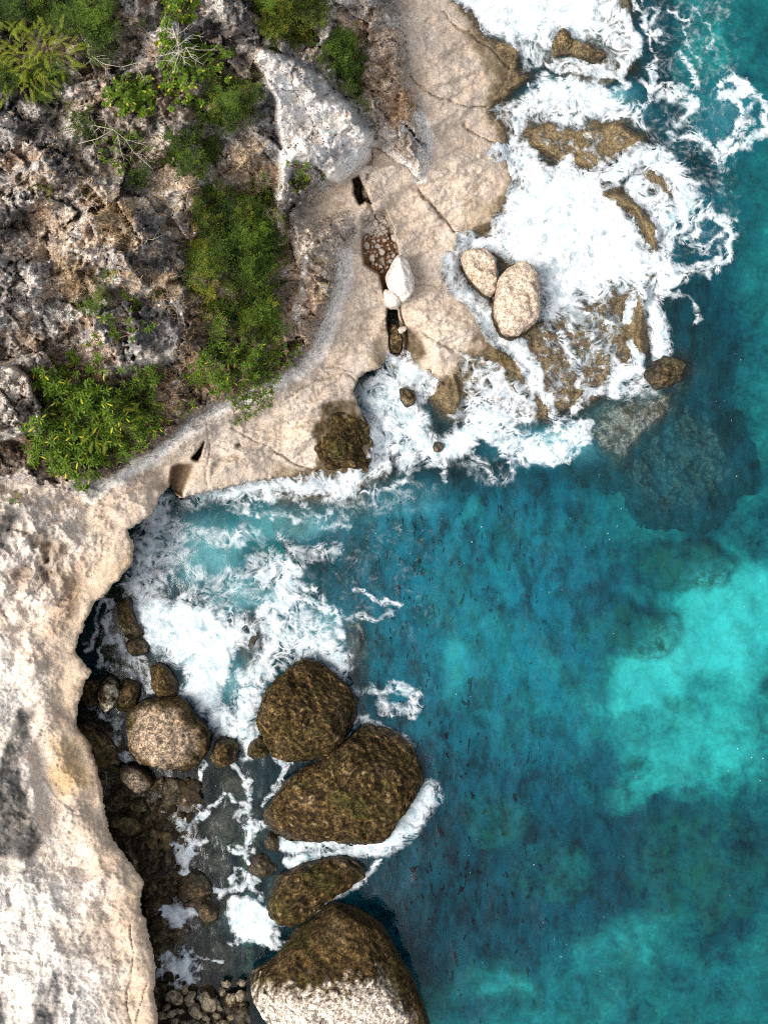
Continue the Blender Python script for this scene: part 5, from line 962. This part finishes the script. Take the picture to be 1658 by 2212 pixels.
def fern(cx, cy, n, label, seed, h):
    rnd = random.Random(seed); zb = height_at(cx, cy); bx_, by_ = ground_pos(cx, cy, zb + h); root = empty('fern_bush', (bx_, by_, zb), label, 'fern'); paths = []
    for i in range(n):
        o = rnd.choice(FR).copy(); C.objects.link(o); o.name = 'frond'; o.parent = root; a = rnd.uniform(0, 6.28); r_ = rnd.random() ** .5 * 1.0
        o.location = (math.cos(a) * r_ * 1.25, math.sin(a) * r_ * .9, h + rnd.uniform(-.25, .15) - r_ * r_ * .4); o.rotation_euler = (rnd.uniform(-.3, .3), rnd.uniform(-.4, .3), a + rnd.uniform(-.9, .9)); s_ = rnd.uniform(.32, .62); o.scale = (s_, s_, s_)
        if i % 4 == 0: paths.append([(0, 0, -.1, .03), (o.location.x * .5, o.location.y * .5, o.location.z * .7, .02), tuple(o.location) + (.012,)])
    V, F = tubes(paths); build_mesh('stem', V, F, M_STEM, parent=root)
for i_, (x_, y_, n_, lb_) in enumerate([(30,105,60,'yellow green fern bush at the left edge'),(95,100,60,'yellow green fern bush to the right of the edge one'),(70,135,45,'lower yellow green fern bush over the dark bush'),(10,150,40,'yellow green fern bush lowest on the left edge'),(215,905,26,'small fern bush inside the large rosette shrub')]): fern(x_, y_, n_, lb_, 1400 + i_, 1.0 if i_ < 4 else .7)
# bare branches
def bare_branches(lines, label, seed, h, name='bare_shrub', twigs=6, r=.022):
    rnd = random.Random(seed); L0 = lines[0]; zb = height_at(*L0[0]); bx_, by_ = ground_pos(L0[0][0], L0[0][1], zb + h); root = empty(name, (bx_, by_, zb), label, 'bare shrub')
    for li, L in enumerate(lines):
        paths = []; pts = []
        for i, (x, y) in enumerate(L):
            zz = zb + h + .12 * math.sin(i * 1.3 + li) - .04 * i; wx_, wy_ = ground_pos(x, y, zz); pts.append((wx_ - bx_, wy_ - by_, zz - zb, r * (1 - .62 * i / max(1, len(L) - 1)) * (1 if li == 0 else .72)))
        if li == 0: pts = [(pts[0][0] * .9 + .05, pts[0][1] - .1, -.15, r * 1.1)] + pts
        paths.append(pts)
        for k in range(twigs):
            i = rnd.randrange(1, len(pts)); t_ = rnd.random(); a, b = pts[i - 1], pts[i]; s0 = [a[j] + (b[j] - a[j]) * t_ for j in range(4)]; an = math.atan2(b[1] - a[1], b[0] - a[0]) + rnd.choice((-1, 1)) * rnd.uniform(.5, 1.1); ll = rnd.uniform(.18, .5)
            m = (s0[0] + math.cos(an) * ll * .5, s0[1] + math.sin(an) * ll * .5, s0[2] + rnd.uniform(-.05, .1), s0[3] * .45); an += rnd.uniform(-.5, .5); e = (m[0] + math.cos(an) * ll * .5, m[1] + math.sin(an) * ll * .5, m[2] + rnd.uniform(-.1, .1), s0[3] * .2)
            paths.append([(s0[0], s0[1], s0[2], s0[3] * .6), m, e])
        V, F = tubes(paths, 5); build_mesh('branch', V, F, M_WOOD, parent=root)
bare_branches([[(373,60),(380,80),(385,100),(388,115)],[(388,115),(375,113),(350,120),(330,122)],[(385,100),(405,82),(416,75),(440,80)],[(388,115),(402,102),(430,108),(470,108)],[(388,115),(380,135),(376,160)],[(388,115),(398,128),(400,140)],[(378,75),(362,68),(350,55)],[(402,102),(415,125),(440,140)],[(376,78),(395,68),(402,60)]], 'bleached leafless branches forking over the leafy shrub', 1501, 1.25)
bare_branches([[(200,122),(225,138),(262,145)],[(205,124),(225,145),(240,165)],[(262,145),(300,135),(340,132),(375,130)],[(300,150),(318,180),(312,160)],[(140,145),(180,143),(205,124)]], 'long thin dead branch lying across dirt left of the forking branches', 1502, .5, r=.02, twigs=3)
bare_branches([[(170,310),(210,300),(245,280),(270,300),(290,330),(330,365)],[(245,280),(200,270),(195,280)],[(270,300),(300,310),(330,305)],[(290,330),(310,335),(325,350)],[(255,290),(262,330),(268,345)],[(225,290),(230,260),(222,250)]], 'dry spreading twigs among the thin pale green shrub', 1503, .6, r=.016, twigs=7)
bare_branches([[(565,465),(580,462),(592,472)],[(575,463),(585,452),(600,455)],[(580,462),(582,480)]], 'small bent dead branch by the white ledge', 1504, .5, r=.018)
bare_branches([[(300,512),(330,518),(350,508)],[(320,516),(310,530)]], 'short dead branch on the tan grass patch', 1505, .12, r=.014, twigs=3)
bare_branches([[(228,1668),(232,1690),(226,1712),(222,1722)],[(230,1680),(222,1672),(214,1676)],[(231,1678),(238,1684),(236,1692)]], 'pale dead twigs caught at the foot of the cliff above rubble', 1506, .3, r=.012, twigs=3)
bare_branches([[(250,1010),(290,1000),(320,990)],[(270,1005),(300,1012)],[(200,1040),(230,1030),(250,1040)]], 'fine dead twigs on the dirt under the rosette shrub', 1507, .15, r=.010, twigs=8)

# ------------------------------------------------------------------ dry grass, litter and scree on the slope
rg = np.random.default_rng(5)
def slope_points(n, weight):
    out = []; need = n
    px = rg.uniform(-60, 960, n * 6); py = rg.uniform(-60, 1420, n * 6)
    w = g.sample(weight, px, py); k = rg.random(n * 6) < w
    return px[k][:n], py[k][:n]
wgt = np.zeros(g.shape)
for P, a in [([(120,550),(210,560),(260,580),(400,575),(420,640),(330,640),(215,660),(130,630)],.9),([(210,420),(290,420),(290,540),(210,540)],1),([(330,330),(420,350),(430,420),(320,420)],.8),([(480,320),(580,290),(590,430),(510,430)],.8),([(600,540),(700,560),(700,690),(660,760),(600,760)],.9),([(840,190),(895,190),(900,250),(855,275),(810,240)],1),([(740,40),(860,60),(880,190),(780,240)],.45),([(380,760),(640,730),(600,830),(400,880),(300,960),(250,990)],.8),([(230,360),(330,360),(420,420),(420,560),(330,480)],.4),([(260,640),(340,600),(420,610),(400,700)],.5),([(400,400),(610,400),(610,750),(400,750)],.5),([(80,260),(220,260),(220,430),(100,420)],.3)]:
    wgt = np.maximum(wgt, poly_mask(P, 20, 1.3) * a)
wgt = np.maximum(wgt * .8, .02 * U) * U * sstep(-.35, .15, nB + .4 * nA)
px, py = slope_points(22000, wgt); n = len(px); zz = g.sample(zc, px, py); wx_, wy_ = ground_pos(px, py, zz)
cl_ = fbm(px / 12., py / 12., 2, 77) * 6; az = cl_ + rg.normal(0, .6, n); L = rg.uniform(.10, .28, n); wd = rg.uniform(.005, .011, n)
b0 = np.stack([wx_, wy_, zz - .02], 1); d = np.stack([np.cos(az), np.sin(az), rg.uniform(.15, .9, n)], 1); sdv = np.stack([-np.sin(az), np.cos(az), 0 * az], 1)
m_ = b0 + d * (L * .55)[:, None]; e_ = b0 + d * L[:, None]; e_[:, 2] -= L * .25
V = np.stack([b0 - sdv * wd[:, None], b0 + sdv * wd[:, None], m_ + sdv * wd[:, None] * .7, e_, m_ - sdv * wd[:, None] * .7], 1).reshape(-1, 3); i5 = np.arange(n) * 5
F = np.concatenate([np.stack([i5, i5 + 1, i5 + 2], 1), np.stack([i5, i5 + 2, i5 + 4], 1), np.stack([i5 + 4, i5 + 2, i5 + 3], 1)])
tag(build_mesh('dry_grass', V, F, M_STRAW), kind='stuff')
def flakes(name, px, py, size, mat, seed):
    n = len(px); r_ = np.random.default_rng(seed); zz = g.sample(zc, px, py) + .02; wx_, wy_ = ground_pos(px, py, zz); az = r_.uniform(0, 6.28, n); L = r_.uniform(*size, n)
    c = np.stack([wx_, wy_, zz], 1); d = np.stack([np.cos(az), np.sin(az), r_.normal(0, .3, n)], 1) * L[:, None]; s_ = np.stack([-np.sin(az), np.cos(az), r_.normal(0, .3, n)], 1) * (L * .45)[:, None]
    V = np.stack([c - d, c + s_, c + d, c - s_], 1).reshape(-1, 3); V[:, 2] += .015; i4 = np.arange(n) * 4
    tag(build_mesh(name, V, np.stack([i4, i4 + 1, i4 + 2, i4 + 3], 1), mat, smooth=False), kind='stuff')
wl_ = np.maximum(poly_mask([(40,790),(380,800),(440,880),(330,960),(250,1020),(180,1050),(80,1030),(30,930)], 16, 1.2), poly_mask([(400,400),(610,400),(640,780),(560,850),(400,860)], 16, 1.2)) * .8
wl_ = np.maximum(wl_, .12 * U)
px, py = slope_points(9000, wl_); flakes('leaf_litter', px, py, (.02, .06), M_DEADLEAF, 3)
px = rg.uniform(780, 864, 3000); py = rg.uniform(495, 645, 3000); k = poly_sd(px, py, PITS[6][0]) > 2; k &= py > 505; flakes('gully_litter', px[k], py[k], (.02, .05), M_DEADLEAF, 4)
# scree: small chips of limestone
px, py = slope_points(2600, U * (.1 + .8 * sstep(.1, .4, nB))); n = len(px)
IV, IF = ico(1); zz = g.sample(zc, px, py); wx_, wy_ = ground_pos(px, py, zz); q = rg.uniform(.018, .05, n) * (1 + 1.2 * (rg.random(n) > .93))
V = IV[None] * (q[:, None, None] * rg.uniform(.6, 1.3, (n, 1, 3))) * rg.uniform(.8, 1.2, (n, len(IV), 1)); V += np.stack([wx_, wy_, zz + q * .3], 1)[:, None]
F = (IF[None] + (np.arange(n) * len(IV))[:, None, None]).reshape(-1, 3); tone = np.repeat(np.clip(rg.uniform(.22, .66, n)[:, None] * np.array([1.0, .93, .85]), 0, 1), len(IV), 0)
tag(build_mesh('scree', V.reshape(-1, 3), F, M_STONE, {'tone': ('FLOAT_COLOR', tone), 'wet': ('FLOAT', np.zeros(len(tone))), 'coarse': ('FLOAT', np.zeros(len(tone)))}, smooth=False), kind='stuff')
